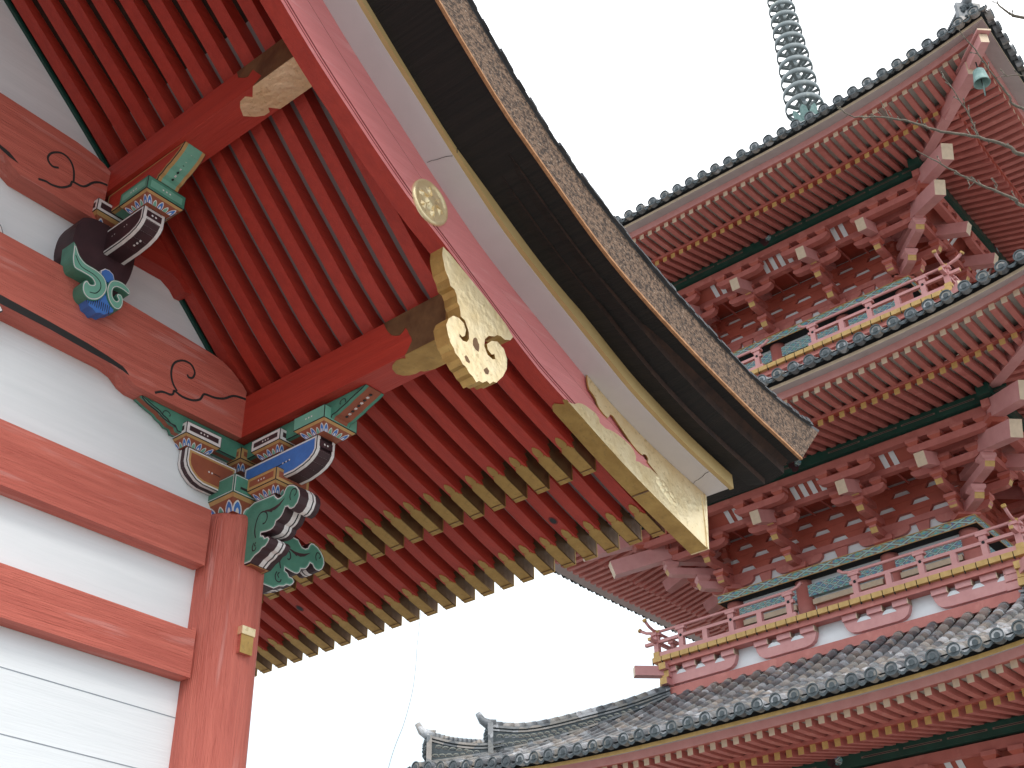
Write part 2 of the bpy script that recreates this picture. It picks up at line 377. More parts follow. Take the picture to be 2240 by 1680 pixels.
# --- curved rainbow beams
def mirror(pts): return pts + [(2*XR-x, z) for x, z in reversed(pts)]
kb = MB()
top = [(.128, 5.33), (.16, 5.362), (.203, 5.39), (.25, 5.418), (.307, 5.44), (.37, 5.452), (.437, 5.457), (.613, 5.468), (.97, 5.486), (1.4, 5.496), (2.2, 5.50)]
bot = [(2.2, 5.12), (1.3, 5.115), (.97, 5.112), (.90, 5.095), (.845, 5.055), (.80, 5.04), (.60, 5.038), (.128, 5.038)]
full = top + [(2*XR-x, z) for x, z in reversed(top)] + [(2*XR-x, z) for x, z in reversed(bot)] + bot
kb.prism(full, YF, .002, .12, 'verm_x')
gt = [(.854, 5.078), (.875, 5.098), (.902, 5.112), (.986, 5.127), (1.115, 5.142), (1.343, 5.156), (1.6, 5.166), (2.2, 5.168), (3.0, 5.168)]
gbm = [(.854, 5.078), (.90, 5.088), (.962, 5.094), (1.107, 5.101), (1.335, 5.116), (1.6, 5.119), (2.2, 5.121), (3.0, 5.121)]
kb.poly([(x, .1212, z) for x, z in gt] + [(x, .1212, z) for x, z in reversed(gbm[1:])], 'dark_recess')
kb.ribbon(smooth_path([(.699, 5.059), (.656, 5.086), (.599, 5.095), (.588, 5.125), (.533, 5.115), (.473, 5.122), (.427, 5.148), (.403, 5.192), (.331, 5.204), (.272, 5.228), (.214, 5.272), (.13, 5.29)]), .013, 'dark_recess', YF, .1212)
kb.ribbon(smooth_path([(.572, 5.12), (.608, 5.159), (.626, 5.217), (.616, 5.28), (.565, 5.324), (.505, 5.326), (.472, 5.286), (.483, 5.243), (.512, 5.233), (.527, 5.247)]), .012, 'dark_recess', YF, .1216)
gb(kb, 'rainbow_beam')
kb = MB()
top = [(1.178, 6.215), (1.22, 6.24), (1.278, 6.26), (1.395, 6.275), (1.8, 6.285), (3.0, 6.30)]
bot = [(3.0, 5.985), (1.83, 5.968), (1.76, 5.955), (1.70, 5.905), (1.64, 5.875), (1.178, 5.868)]
full = top + [(2*XR-x, z) for x, z in reversed(top[:-1])] + [(2*XR-x, z) for x, z in reversed(bot[1:])] + bot
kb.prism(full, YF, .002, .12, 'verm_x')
kb.prism([(1.0, 6.08), (1.0, 5.87), (.93, 5.83), (.70, 5.83), (.64, 5.80), (.60, 5.76), (.56, 5.765), (.80, 6.0)], YF, .002, .10, 'deep_x')
kb.ribbon(smooth_path([(1.553, 5.918), (1.512, 5.93), (1.476, 5.93), (1.426, 5.948), (1.388, 5.985), (1.377, 6.02), (1.314, 6.03), (1.268, 6.088), (1.226, 6.117), (1.182, 6.127)]), .013, 'dark_recess', YF, .1212)
kb.ribbon(smooth_path([(1.374, 6.014), (1.386, 6.082), (1.417, 6.130), (1.465, 6.141), (1.511, 6.109), (1.524, 6.067), (1.498, 6.041), (1.465, 6.054)]), .012, 'dark_recess', YF, .1216)
kb.poly([(1.664, .1212, 5.934), (1.724, .1212, 5.968), (1.80, .1212, 5.985), (3.0, .1212, 6.02), (3.0, .1212, 5.988), (1.80, .1212, 5.966), (1.72, .1212, 5.94)], 'dark_recess')
gb(kb, 'rainbow_beam')

# --- purlins with gilt ends
def purlin(x0, x1, z0, z1, yend, cap):
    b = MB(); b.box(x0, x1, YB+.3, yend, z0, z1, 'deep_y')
    o = gb(b, 'purlin')
    c = MB()
    e = .003
    if cap == 1:
        side = [(1.175, z1), (1.204, 5.24), (1.235, 5.20), (1.266, 5.183), (1.292, 5.176), (1.31, 5.185), (1.329, 5.205), (1.345, 5.18), (1.356, 5.153), (1.375, 5.12), (1.378, 5.10), (1.345, 5.047), (1.335, z0), (yend, z0), (yend, z1)]
        botp = [(.13, 1.335), (.105, 1.314), (.118, 1.299), (.122, 1.267), (.105, 1.225), (.081, 1.201), (.038, 1.186), (.005, 1.20), (-.014, 1.226), (-.025, 1.26), (-.022, 1.295), (-.038, 1.306), (x0, 1.36), (x0, yend), (.13, yend)]
    else:
        side = [(1.139, z1), (1.157, 6.222), (1.20, 6.19), (1.234, 6.175), (1.264, 6.203), (1.30, 6.16), (1.345, 6.104), (1.295, z0), (yend, z0), (yend, z1)]
        botp = [(x1, 1.284), (1.13, 1.228), (1.157, 1.203), (1.15, 1.16), (1.125, 1.13), (1.077, 1.097), (1.034, 1.14), (1.012, 1.18), (1.011, 1.216), (1.037, 1.234), (x0, 1.272), (x0, yend), (x1, yend)]
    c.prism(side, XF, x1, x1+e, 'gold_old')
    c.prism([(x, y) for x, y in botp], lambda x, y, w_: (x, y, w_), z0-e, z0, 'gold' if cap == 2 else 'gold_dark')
    c.box(x0-.004, x1+.004, yend, yend+.006, z0-.004, z1, 'gold_dark')
    cc = c.build('gold_cap', o)
    return o
purlin(-.055, .128, 5.04, 5.30, 1.60, 1)
purlin(.992, 1.176, 6.078, 6.27, 1.597, 2)
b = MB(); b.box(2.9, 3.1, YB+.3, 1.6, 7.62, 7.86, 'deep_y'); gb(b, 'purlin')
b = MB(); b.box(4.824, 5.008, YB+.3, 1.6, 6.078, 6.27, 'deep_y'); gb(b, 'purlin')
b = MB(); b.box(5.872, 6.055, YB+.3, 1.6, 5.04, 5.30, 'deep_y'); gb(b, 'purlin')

# --- rafters
PITCH = .1575; HW = .038
def swept(x_list, zf, h, y0, y1, m, mb, mtop=None):
    for a, b_ in zip(x_list, x_list[1:]):
        P = [(a, y0, zf(a)), (b_, y0, zf(b_)), (b_, y1, zf(b_)), (a, y1, zf(a)), (a, y0, zf(a)+h), (b_, y0, zf(b_)+h), (b_, y1, zf(b_)+h), (a, y1, zf(a)+h)]
        mb.face([P[0], P[3], P[2], P[1]], m); mb.face([P[4], P[5], P[6], P[7]], mtop or m)
        mb.face([P[0], P[1], P[5], P[4]], m); mb.face([P[3], P[7], P[6], P[2]], m)
    a, b_ = x_list[0], x_list[-1]
    for x in (a, b_): mb.face([(x, y0, zf(x)), (x, y1, zf(x)), (x, y1, zf(x)+h), (x, y0, zf(x)+h)], m)
def cap_mesh(zf, x_tip, L, h):
    """gilt sleeve on a rafter tip, with a cloud-shaped finial where it starts"""
    c = MB(); e = .0035; hw = HW+e
    xe = x_tip+L
    out2 = [(x_tip-.004, -hw), (xe-.05, -hw), (xe-.035, -hw+.006), (xe-.03, -.028), (xe-.012, -.024), (xe-.015, -.012), (xe, -.024), (xe+.03, -.022), (xe+.055, -.010), (xe+.062, 0),
            (xe+.055, .010), (xe+.03, .022), (xe, .024), (xe-.015, .012), (xe-.012, .024), (xe-.03, .028), (xe-.035, hw-.006), (xe-.05, hw), (x_tip-.004, hw)]
    lo_ = [(x, y, zf(x)-e) for x, y in out2]; hi_ = [(x, y, zf(x)+.001) for x, y in out2]
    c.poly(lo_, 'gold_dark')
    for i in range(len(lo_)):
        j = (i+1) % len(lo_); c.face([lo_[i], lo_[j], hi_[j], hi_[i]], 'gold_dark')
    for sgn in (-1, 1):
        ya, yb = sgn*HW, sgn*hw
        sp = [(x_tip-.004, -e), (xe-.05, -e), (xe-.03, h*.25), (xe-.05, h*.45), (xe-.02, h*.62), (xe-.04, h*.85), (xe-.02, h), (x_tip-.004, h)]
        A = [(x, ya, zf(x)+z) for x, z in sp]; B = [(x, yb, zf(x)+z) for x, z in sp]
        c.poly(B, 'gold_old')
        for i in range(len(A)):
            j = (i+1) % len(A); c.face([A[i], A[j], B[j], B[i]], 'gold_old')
    xt = x_tip
    c.box(xt-.008, xt-.0005, -hw-.001, hw+.001, zf(xt)-e-.001, zf(xt)+h, 'gold_dark')
    c.box(xt+.022, xt+.026, -hw-.001, hw+.001, zf(xt+.02)-e-.0025, zf(xt+.02)-e+.001, 'gold_old')
    return c
RX = xs(-1.13, XR, 24)
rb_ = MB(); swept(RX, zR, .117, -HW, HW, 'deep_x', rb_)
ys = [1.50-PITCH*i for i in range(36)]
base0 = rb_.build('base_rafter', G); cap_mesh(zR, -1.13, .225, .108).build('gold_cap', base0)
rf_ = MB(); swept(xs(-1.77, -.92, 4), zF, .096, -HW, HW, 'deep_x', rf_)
fly0 = rf_.build('flying_rafter', G); cap_mesh(zF, -1.775, .215, .092).build('gold_cap', fly0)
for i, y in enumerate(ys):
    if i == 0: base0.location = (0, GY+y, 0); fly0.location = (0, GY+y, 0)
    else: copy(base0, G, (0, GY+y, 0)); copy(fly0, G, (0, GY+y, 0))
# boards above the rafters, cross pieces at each row of tips
sb = MB(); swept(RX, lambda x: zR(x)+.1165, .02, YB+.1, 1.598, 'soffit', sb); gb(sb, 'soffit_board')
sb = MB(); swept(xs(-1.72, -1.0, 4), lambda x: zF(x)+.0955, .02, YB+.1, 1.598, 'soffit', sb); gb(sb, 'soffit_board')
KNOTS = [(-1.42, 1.0275), (-1.36, -1.03)]
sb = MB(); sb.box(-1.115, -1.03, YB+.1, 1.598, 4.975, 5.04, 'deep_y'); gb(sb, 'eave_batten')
sb = MB(); sb.box(-1.735, -1.66, YB+.1, 1.598, 4.845, 4.91, 'dark_recess'); gb(sb, 'eave_batten')
sb = MB(); swept(xs(-1.95, XR, 10), lambda x: zU(x)+.03, .05, YB+.1, 1.70, 'bark_lip', sb); gb(sb, 'roof_decking')
# far slope soffit (seen only from beside the gate)
sb = MB()
for a, b_ in zip(xs(-1.7, XR, 8), xs(-1.7, XR, 8)[1:]):
    q = lambda x: 2*XR-x
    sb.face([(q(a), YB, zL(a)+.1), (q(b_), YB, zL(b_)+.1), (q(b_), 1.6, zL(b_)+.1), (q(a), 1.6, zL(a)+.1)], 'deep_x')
gb(sb, 'soffit_board')

for kx, ky in KNOTS:
    kn = MB()
    for rr, mm_, dz in ((.024, 'groove_red', -.0006), (.017, 'black', -.0014)):
        kn.face([(kx+rr*1.35*math.cos(t*math.pi/6), ky+rr*math.sin(t*math.pi/6), zF(kx+rr*1.35*math.cos(t*math.pi/6))+dz) for t in range(12)], mm_)
    gb(kn, 'wood_knot')
# --- bargeboard (front y=1.70), with moulding lines and gilt shoe
bx = xs(-1.95, XR, 40)
def mid(x, t): return zL(x)+(zU(x)-zL(x))*t
bb = MB()
def band(x_list, f0, f1, y0, y1, m, mb, mlow=None, ends=True, xoff0=0, xoff1=0):
    for a, b_ in zip(x_list, x_list[1:]):
        P = [(a, y0, f0(a)), (b_, y0, f0(b_)), (b_, y0, f1(b_)), (a, y0, f1(a)), (a, y1, f0(a)), (b_, y1, f0(b_)), (b_, y1, f1(b_)), (a, y1, f1(a))]
        mb.face([P[4], P[5], P[6], P[7]], m); mb.face([P[0], P[3], P[2], P[1]], m)
        mb.face([P[0], P[1], P[5], P[4]], mlow or m); mb.face([P[3], P[7], P[6], P[2]], m)
    if ends:
        for x in (x_list[0], x_list[-1]): mb.face([(x, y0, f0(x)), (x, y1, f0(x)), (x, y1, f1(x)), (x, y0, f1(x))], m)
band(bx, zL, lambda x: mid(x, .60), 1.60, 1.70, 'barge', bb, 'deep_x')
band(bx, lambda x: mid(x, .60), zU, 1.60, 1.690, 'barge', bb)
band(bx, lambda x: mid(x, .12), lambda x: mid(x, .145), 1.70, 1.7012, 'groove_red', bb)
band(bx, lambda x: mid(x, .07), lambda x: mid(x, .085), 1.70, 1.7012, 'groove_red', bb)
band(bx, lambda x: mid(x, .605), lambda x: mid(x, .65), 1.69, 1.6912, 'groove_red', bb)
barge = gb(bb, 'bargeboard')
gp = MB()
lo = [(-.682, 4.998), (-.738, 5.013), (-.77, 5.035), (-.805, 5.047), (-.84, 5.05), (-.88, 5.048), (-.92, 5.045), (-.954, 5.024), (-.956, 5.0), (-1.008, 4.99), (-1.05, 4.998), (-1.087, 5.002), (-1.14, 5.0), (-1.185, 4.995), (-1.23, 4.985), (-1.262, 4.969), (-1.282, 4.935), (-1.275, 4.905), (-1.31, 4.915), (-1.347, 4.912), (-1.42, 4.918), (-1.501, 4.902)]
upp = [(-.866, 5.231), (-.868, 5.20), (-.88, 5.17), (-.91, 5.155), (-.935, 5.135), (-.945, 5.112), (-.96, 5.094), (-.995, 5.075), (-1.035, 5.065), (-1.05, 5.085), (-1.062, 5.102), (-1.087, 5.102), (-1.133, 5.072), (-1.179, 5.045), (-1.22, 5.020), (-1.255, 5.0), (-1.30, 4.982), (-1.343, 4.972), (-1.362, 4.986), (-1.385, 4.99), (-1.400, 4.975), (-1.395, 4.95), (-1.45, 4.925), (-1.501, 4.91)]
poly = lo + upp[::-1][1:] + [(-.866, zU(-.866)-.002)] + [(x, zU(x)-.002) for x in xs(-.95, -1.99, 8)] + [(-1.953, 4.628)] + [(x, zL(x)-.004) for x in xs(-1.9, -.70, 8)]
gp.prism(poly, YF, 1.699, 1.708, 'gold', mside='gold_dark')
und = [(-.64, 1.60), (-.67, 1.615), (-.66, 1.635), (-.70, 1.65), (-.69, 1.68), (-.66, 1.69), (-.67, 1.712)]
for a, b_ in zip(xs(-1.95, -.70, 10), xs(-1.95, -.70, 10)[1:]):
    gp.face([(a, 1.597, zL(a)-.004), (b_, 1.597, zL(b_)-.004), (b_, 1.708, zL(b_)-.004), (a, 1.708, zL(a)-.004)], 'gold_dark')
gp.poly([(-.70, 1.597, zL(-.70)-.004)] + [(x, y, zL(x)-.004) for x, y in und[1:]] + [(-.70, 1.708, zL(-.7)-.004)], 'gold_dark')
gp.box(-1.956, -1.944, 1.596, 1.712, 4.626, 4.965, 'gold')
gp.prism([(-1.955, 4.63), (-1.935, 4.636), (-1.975, 4.98), (-1.995, 4.98)], YF, 1.708, 1.7115, 'gold')
gp.box(-1.388, -1.378, 1.5965, 1.708, zL(-1.383)-.0065, zL(-1.383)-.003, 'gold_old')
# raised chrysanthemum-leaf relief near the end
random.seed(3)
for cx, cz, rr in ((-1.50, 4.865, .036), (-1.53, 4.84, .034), (-1.56, 4.855, .030), (-1.57, 4.82, .034), (-1.60, 4.80, .030), (-1.535, 4.875, .026), (-1.615, 4.835, .026), (-1.485, 4.89, .022), (-1.64, 4.79, .02)):
    n = 12
    ring = [(cx+rr*(1+.12*math.sin(k*2.5))*math.cos(2*math.pi*k/n), cz+rr*.8*math.sin(2*math.pi*k/n)) for k in range(n)]
    for k in range(n):
        a_, b_ = ring[k], ring[(k+1) % n]
        gp.face([(a_[0], 1.708, a_[1]), (b_[0], 1.708, b_[1]), (cx, 1.717, cz)], 'gold', True)
gp.build('gold_shoe', barge)
# medallion over the board
md = MB(); cx, cz, rr = .372, 5.640, .112
n = 32
prof = [(1.0, .0), (1.0, .012), (.93, .018), (.84, .017), (.80, .011), (.30, .017), (.26, .022), (0, .024)]
for (ra, ha), (rb, hb) in zip(prof, prof[1:]):
    for k in range(n):
        a, b_ = 2*math.pi*k/n, 2*math.pi*(k+1)/n
        q = lambda r_, h_, t_: (cx+rr*1.12*r_*math.cos(t_)*.98, 1.699+h_, cz+rr*1.12*r_*math.sin(t_))
        md.face([q(ra, ha, a), q(ra, ha, b_), q(rb, hb, b_), q(rb, hb, a)], 'gold', ha != hb)
for k in range(6):   # six raised petals with veins
    a = 2*math.pi*k/6+.3
    def pm(r_, t_, h_): return (cx+rr*(r_*math.cos(a)-t_*math.sin(a)), 1.709+h_, cz+rr*(r_*math.sin(a)+t_*math.cos(a)))
    rim = [pm(.24, -.05, 0), pm(.50, -.24, 0), pm(.70, -.25, 0), pm(.80, -.10, 0), pm(.76, 0, 0), pm(.80, .10, 0), pm(.70, .25, 0), pm(.50, .24, 0), pm(.24, .05, 0)]
    for p_, q_ in zip(rim, rim[1:]+rim[:1]): md.face([p_, q_, pm(.55, 0, .014)], 'gold')
    md.hexa([pm(.26, -.015, .004), pm(.72, -.02, .004), pm(.72, .02, .004), pm(.26, .015, .004), pm(.26, -.01, .020), pm(.72, -.008, .012), pm(.72, .008, .012), pm(.26, .01, .020)], 'gold')
gb(md, 'medallion', 'round gilt crest medallion on the pink bargeboard')
# --- gold pendant (gegyo) in front of the lower purlin end
GEG = [(0.31, 5.386), (0.315, 5.345), (0.313, 5.326), (0.302, 5.288), (0.292, 5.255), (0.268, 5.225), (0.254, 5.186), (0.228, 5.182), (0.211, 5.158), (0.204, 5.119), (0.19, 5.104), (0.183, 5.076), (0.18, 5.05), (0.153, 5.043), (0.14, 5.024), (0.123, 4.99), (0.12, 4.954), (0.136, 4.927), (0.165, 4.92), (0.188, 4.932), (0.188, 4.946), (0.168, 4.94), (0.150, 4.955), (0.143, 4.993), (0.158, 5.022), (0.193, 5.034), (0.232, 5.025), (0.264, 4.991), (0.279, 4.949), (0.268, 4.907), (0.248, 4.865), (0.225, 4.845), (0.215, 4.825), (0.185, 4.812), (0.163, 4.79), (0.143, 4.787), (0.118, 4.764), (0.095, 4.758), (0.069, 4.737), (0.05, 4.755), (0.025, 4.757), (-0.005, 4.781), (-0.027, 4.776), (-0.05, 4.80), (-0.075, 4.806), (-0.10, 4.838), (-0.124, 4.866), (-0.153, 4.923), (-0.157, 4.98), (-0.134, 5.028), (-0.085, 5.046), (-0.042, 5.028), (-0.008, 4.991), (-0.014, 4.962), (-0.042, 4.949), (-0.062, 4.962), (-0.070, 4.937), (-0.049, 4.925), (-0.012, 4.932), (0.012, 4.97), (0.008, 5.01), (-0.02, 5.045), (-0.064, 5.065), (-0.085, 5.085), (-0.113, 5.092), (-0.142, 5.087), (-0.185, 5.107), (-0.205, 5.137), (-0.15, 5.185), (-0.01, 5.255), (0.162, 5.33), (0.264, 5.375)]
ge = MB(); ge.prism(GEG, YF, 1.66, 1.74, 'gold', mfront='gold', mside='gold_dark')
for H in ([(0.095, 4.956), (0.088, 4.975), (0.075, 4.985), (0.064, 4.982), (0.059, 4.968), (0.050, 4.957), (0.050, 4.935), (0.054, 4.915), (0.075, 4.917), (0.092, 4.932)],
          [(0.152, 4.838), (0.143, 4.850), (0.130, 4.845), (0.115, 4.829), (0.118, 4.817), (0.141, 4.819)],
          [(0.018, 4.832), (0.009, 4.843), (-0.005, 4.857), (-0.022, 4.845), (-0.015, 4.822), (0.005, 4.817)]):
    ge.prism(H, YF, 1.7395, 1.7412, 'gold_old')
ge.ribbon([(.153, 5.043), (.128, 5.0), (.127, 4.955)], .003, 'gold_old', YF, 1.7412)
gb(ge, 'gold_pendant', 'cloud-scrolled gilt pendant hanging at the lower purlin end')

# --- pale board and yellow edge above the bargeboard
xb = xs(-2.01, XR, 40)
pb = MB()
band(xb, lambda x: zU(x)+.0, lambda x: zU(x)+.085, 1.55, 1.846, 'soffit_white', pb)
gb(pb, 'verge_board')
pb = MB(); band(xs(-2.03, XR, 40), lambda x: zU(x)+.004, lambda x: zU(x)+.092, 1.846, 1.872, 'yellow', pb); gb(pb, 'yellow_edge')
for xc, dx in ((.40, -.03), (-1.86, .05)):
    prev = None; ck = MB()
    for i in range(6):
        y = 1.702+i*.0286; x = xc+dx*i/5+random.uniform(-.004, .004); w_ = .0012+.0012*(i/5)
        if prev: ck.face([(prev[0]-prev[2], prev[1], zU(prev[0])-.0012), (prev[0]+prev[2], prev[1], zU(prev[0])-.0012), (x+w_, y, zU(x)-.0012), (x-w_, y, zU(x)-.0012)], 'dark_recess')
        prev = (x, y, w_)
    if xc > 0: ck.box(prev[0]-.002, prev[0]+.002, 1.872, 1.8735, zU(prev[0])+.002, zU(prev[0])+.09, 'dark_recess')
    gb(ck, 'board_crack')
# --- bark roof: three stepped layers below, thick cut edge above
zA = lambda x: (zU(x)+.092) if x > -1.5 else zU(-1.5)+.092 + (5.07-(zU(-1.5)+.092))*((-1.5-x)/.7)
zM = lambda x: .45*zA(x)+.55*max(zO(x), zA(x)-.03)
for mirror_x in (False, True):
    L_ = MB()
    yk_ = YB-.55
    for (x0_, rows) in ((-2.20, [(yk_, lambda x: zA(x), 'bark_under'), (1.874, lambda x: zA(x), 'bark_under'), (1.985, lambda x: zA(x)-.030, 'bark_lip'), (1.990, lambda x: zA(x)+.012, 'bark_lip')]),
                        (-2.25, [(yk_-.1, lambda x: zA(x)+.012, 'bark_under'), (1.989, lambda x: zA(x)+.006, 'bark_under'), (2.090, lambda x: zM(x)-.026, 'bark_lip'), (2.095, lambda x: zM(x)+.016, 'bark_lip'), (2.16, lambda x: zO(x)+.03, 'bark_lip')])):
        xq = xs(x0_, XR, 44)
        for a, b_ in zip(xq, xq[1:]):
            for (y0_, f0_, m_), (y1_, f1_, _) in zip(rows, rows[1:]):
                L_.face([(a, y0_, f0_(a)), (b_, y0_, f0_(b_)), (b_, y1_, f1_(b_)), (a, y1_, f1_(a))], m_)
            if True: L_.face([(a, yk_, rows[0][1](a)), (b_, yk_, rows[0][1](b_)), (b_, yk_, rows[0][1](b_)+.08), (a, yk_, rows[0][1](a)+.08)], 'bark_lip')
        # eave-side face of this layer
        for (y0_, f0_, m_), (y1_, f1_, _) in zip(rows, rows[1:]): L_.face([(x0_, y0_, f0_(x0_)), (x0_, y1_, f1_(x0_)), (x0_-.02, y1_, f1_(x0_)+.09), (x0_-.02, y0_, f0_(x0_)+.09)], 'bark_lip')
    if mirror_x: L_.v = [Vector((2*XR-v.x, v.y, v.z)) for v in L_.v]
    gb(L_, 'bark_underlayer')
    T_ = MB()
    xl = xs(-2.28, XR, 48); yf, yk = 2.20, YB-.75
    # cut face, slanted at the eave end: map bottom x to top x
    tx = lambda x: x-.32*max(0, min(1, (-1.2-x)/1.08))
    for a, b_ in zip(xl, xl[1:]):
        za, zb = zO(a), zO(b_); ta, tb = zT(tx(a)), zT(tx(b_))
        T_.face([(a, yk, za), (b_, yk, zb), (b_, yf, zb), (a, yf, za)], 'bark_under')
        T_.face([(tx(a), yk, ta), (tx(b_), yk, tb), (tx(b_), yf, tb), (tx(a), yf, ta)], 'bark_top')
        for y, sgn in ((yf, 1), (yk, -1)):
            def pt(x, t): return (x+(tx(x)-x)*t, y, zO(x)+(zT(tx(x))-zO(x))*t)
            T_.face([pt(a, 0), pt(b_, 0), pt(b_, .93), pt(a, .93)], 'bark_cut')
            T_.face([pt(a, .93), pt(b_, .93), pt(b_, 1), pt(a, 1)], 'bark_top')
            # orange new bark at the lower arris
            P0, P1 = pt(a, 0), pt(b_, 0)
            if sgn > 0: T_.hexa([(P0[0], y-.012, P0[2]-.006), (P1[0], y-.012, P1[2]-.006), (P1[0], y+.005, P1[2]-.006), (P0[0], y+.005, P0[2]-.006), (P0[0], y-.012, P0[2]+.008), (P1[0], y-.012, P1[2]+.008), (P1[0], y+.005, P1[2]+.008), (P0[0], y+.005, P0[2]+.008)], 'bark_orange')
    a = xl[0]
    T_.face([(a, yk, zO(a)), (a, yf, zO(a)), (tx(a), yf, zT(tx(a))), (tx(a), yk, zT(tx(a)))], 'bark_cut')
    # ragged dark lip of bark along the top arris
    random.seed(5)
    xx = [XR+.0-i*.045 for i in range(int(5.55/.045))]
    for i in range(len(xx)-1):
        a, b_ = xx[i], xx[i+1]; h0 = .012+random.random()*.012; o_ = .012+random.random()*.012
        T_.hexa([(b_, yf-.05, zT(b_)-.01), (a, yf-.05, zT(a)-.01), (a, yf+o_, zT(a)-.012), (b_, yf+o_, zT(b_)-.012), (b_, yf-.05, zT(b_)+h0), (a, yf-.05, zT(a)+h0), (a, yf+o_-.006, zT(a)+h0-.006), (b_, yf+o_-.006, zT(b_)+h0-.006)], 'bark_top')
    if mirror_x: T_.v = [Vector((2*XR-v.x, v.y, v.z)) for v in T_.v]
    gb(T_, 'bark_roof')
rg = MB(); rg.box(2.6, 3.4, YB-.6, 2.05, 8.2, 8.75, 'bark_top'); gb(rg, 'roof_ridge')

# ------------------------------------------------------------------ painted brackets of the gate
def frame_face(mb, C, U, Vv, Nn, hu, hv, bands, dots=0, dotr=.0055):
    """rectangle centred at C with half sizes hu,hv; nested painted bands (inset, material)"""
    C, U, Vv, Nn = Vector(C), Vector(U), Vector(Vv), Vector(Nn)
    for i, (ins, m) in enumerate(bands):
        a, b_ = hu-ins, hv-ins
        if a <= .002 or b_ <= .002: break
        off = Nn*(.0006*(i+1))
        mb.face([C-U*a-Vv*b_+off, C+U*a-Vv*b_+off, C+U*a+Vv*b_+off, C-U*a+Vv*b_+off], m)
    k = len(bands)+1
    for d in range(dots):
        cc = C+U*((d-(dots-1)/2)*.021)+Nn*.0006*k
        mb.face([cc+U*math.cos(t*math.pi/3)*dotr+Vv*math.sin(t*math.pi/3)*dotr for t in range(6)], 'white')
def masu(mb, cx, cy, z0, z1, h, zb, hb, inner, rim='white', petals=True, dots=3, zf0=None):
    """bearing block: square top with painted panels and a tapered lower half painted with petals"""
    mb.box(cx-h, cx+h, cy-h, cy+h, z0, z1, 'black')
    hz = (z1-z0)/2; cz = (z0+z1)/2
    for U, Nn in (((1, 0, 0), (0, 1, 0)), ((0, 1, 0), (1, 0, 0)), ((-1, 0, 0), (0, -1, 0)), ((0, -1, 0), (-1, 0, 0))):
        N_ = Vector(Nn); C = Vector((cx, cy, cz))+N_*h
        frame_face(mb, C, U, (0, 0, 1), Nn, h, hz, [(.003, rim), (.019, inner)] if rim else [(.003, inner)], dots)
        # tapered face
        Uv = Vector(U); A = Vector((cx, cy, z0))+N_*(h-.004); B = Vector((cx, cy, zb))+N_*hb
        ht, hbm = h-.004, hb
        mb.face([A-Uv*ht, A+Uv*ht, B+Uv*hbm, B-Uv*hbm], 'brown')
        sl = (B-A); nn = Uv.cross(sl).normalized(); nn = nn if nn.dot(N_) > 0 else -nn
        def tp(u, t, o): # u in -1..1, t 0 top ..1 bottom
            hh = ht+(hbm-ht)*t
            return A+sl*t+Uv*u*hh+nn*o
        mb.face([tp(-1, 0, .0008), tp(1, 0, .0008), tp(1, .24, .0008), tp(-1, .24, .0008)], 'ochre')
        if petals:
            npet = 5 if h < .15 else 5
            for i in range(npet):
                u = (i-(npet-1)/2)/((npet-1)/2)*.82
                big = i % 2 == 0
                w_, t0 = (.165, .34) if big else (.135, .50)
                def leaf(k, o, m, t0_, w2):
                    q1 = t0_+(1-t0_)*.10; q2 = t0_+(1-t0_)*.38; q3 = t0_+(1-t0_)*.68; mb.face([tp(u-w2*1.05, 1, o), tp(u-w2, q3, o), tp(u-w2*.78, q2, o), tp(u-w2*.33, q1, o), tp(u, t0_, o), tp(u+w2*.33, q1, o), tp(u+w2*.78, q2, o), tp(u+w2, q3, o), tp(u+w2*1.05, 1, o)], m)
                leaf(0, .0014 if big else .0011, 'white', t0-.03, w_*1.12)
                leaf(0, .0020 if big else .0016, 'blue' if big else 'green_lt', t0+.06, w_*.84)
                if big: leaf(0, .0026, 'white', .72, w_*.42)
    mb.face([(cx-hb, cy-hb, zb), (cx+hb, cy-hb, zb), (cx+hb, cy+hb, zb), (cx-hb, cy+hb, zb)], 'brown')
def inset(pts, d):
    n = len(pts); P = [Vector(p) for p in pts]
    area = sum(P[i].x*P[(i+1) % n].y-P[(i+1) % n].x*P[i].y for i in range(n)); sg = 1 if area > 0 else -1
    o = []
    for i in range(n):
        a, b_, c = P[i-1], P[i], P[(i+1) % n]
        n1 = Vector((-(b_-a).y, (b_-a).x)).normalized()*sg; n2 = Vector((-(c-b_).y, (c-b_).x)).normalized()*sg
        m_ = (n1+n2); m_ = m_.normalized() if m_.length > .2 else n1
        o.append(tuple(b_+m_*d/max(.55, m_.dot(n1))))
    return o
def arm(mb, outline, to3, w0, w1, side, under='maroon', rim='white', skip_under=()):
    """bracket arm: outline prism with painted side panels and banded underside"""
    sgn = 1 if w1 > w0 else -1
    mb.prism(outline, to3, w0, w1, 'black')
    for k, (d, m) in enumerate(((.0035, rim), (.014, side))):
        o_ = inset(outline, d)
        for w_, s2 in ((w1, sgn), (w0, -sgn)): mb.poly([to3(u, v, w_+s2*.0007*(k+1)) for u, v in o_], m)
    n = len(outline); area = sum(outline[i][0]*outline[(i+1) % n][1]-outline[(i+1) % n][0]*outline[i][1] for i in range(n))
    for i in range(n):
        if i in skip_under: continue
        a, b_ = Vector(outline[i]), Vector(outline[(i+1) % n]); d = (b_-a)
        if d.length < .004: continue
        nn = Vector((d.y, -d.x)).normalized()*(1 if area > 0 else -1)
        for k, (q, m) in enumerate(((.003, rim), (.022, under))):
            A, B = a+nn*.0007*(k+1), b_+nn*.0007*(k+1)
            lo_, hi_ = min(w0, w1)+q, max(w0, w1)-q
            mb.face([to3(A.x, A.y, lo_), to3(B.x, B.y, lo_), to3(B.x, B.y, hi_), to3(A.x, A.y, hi_)], m)
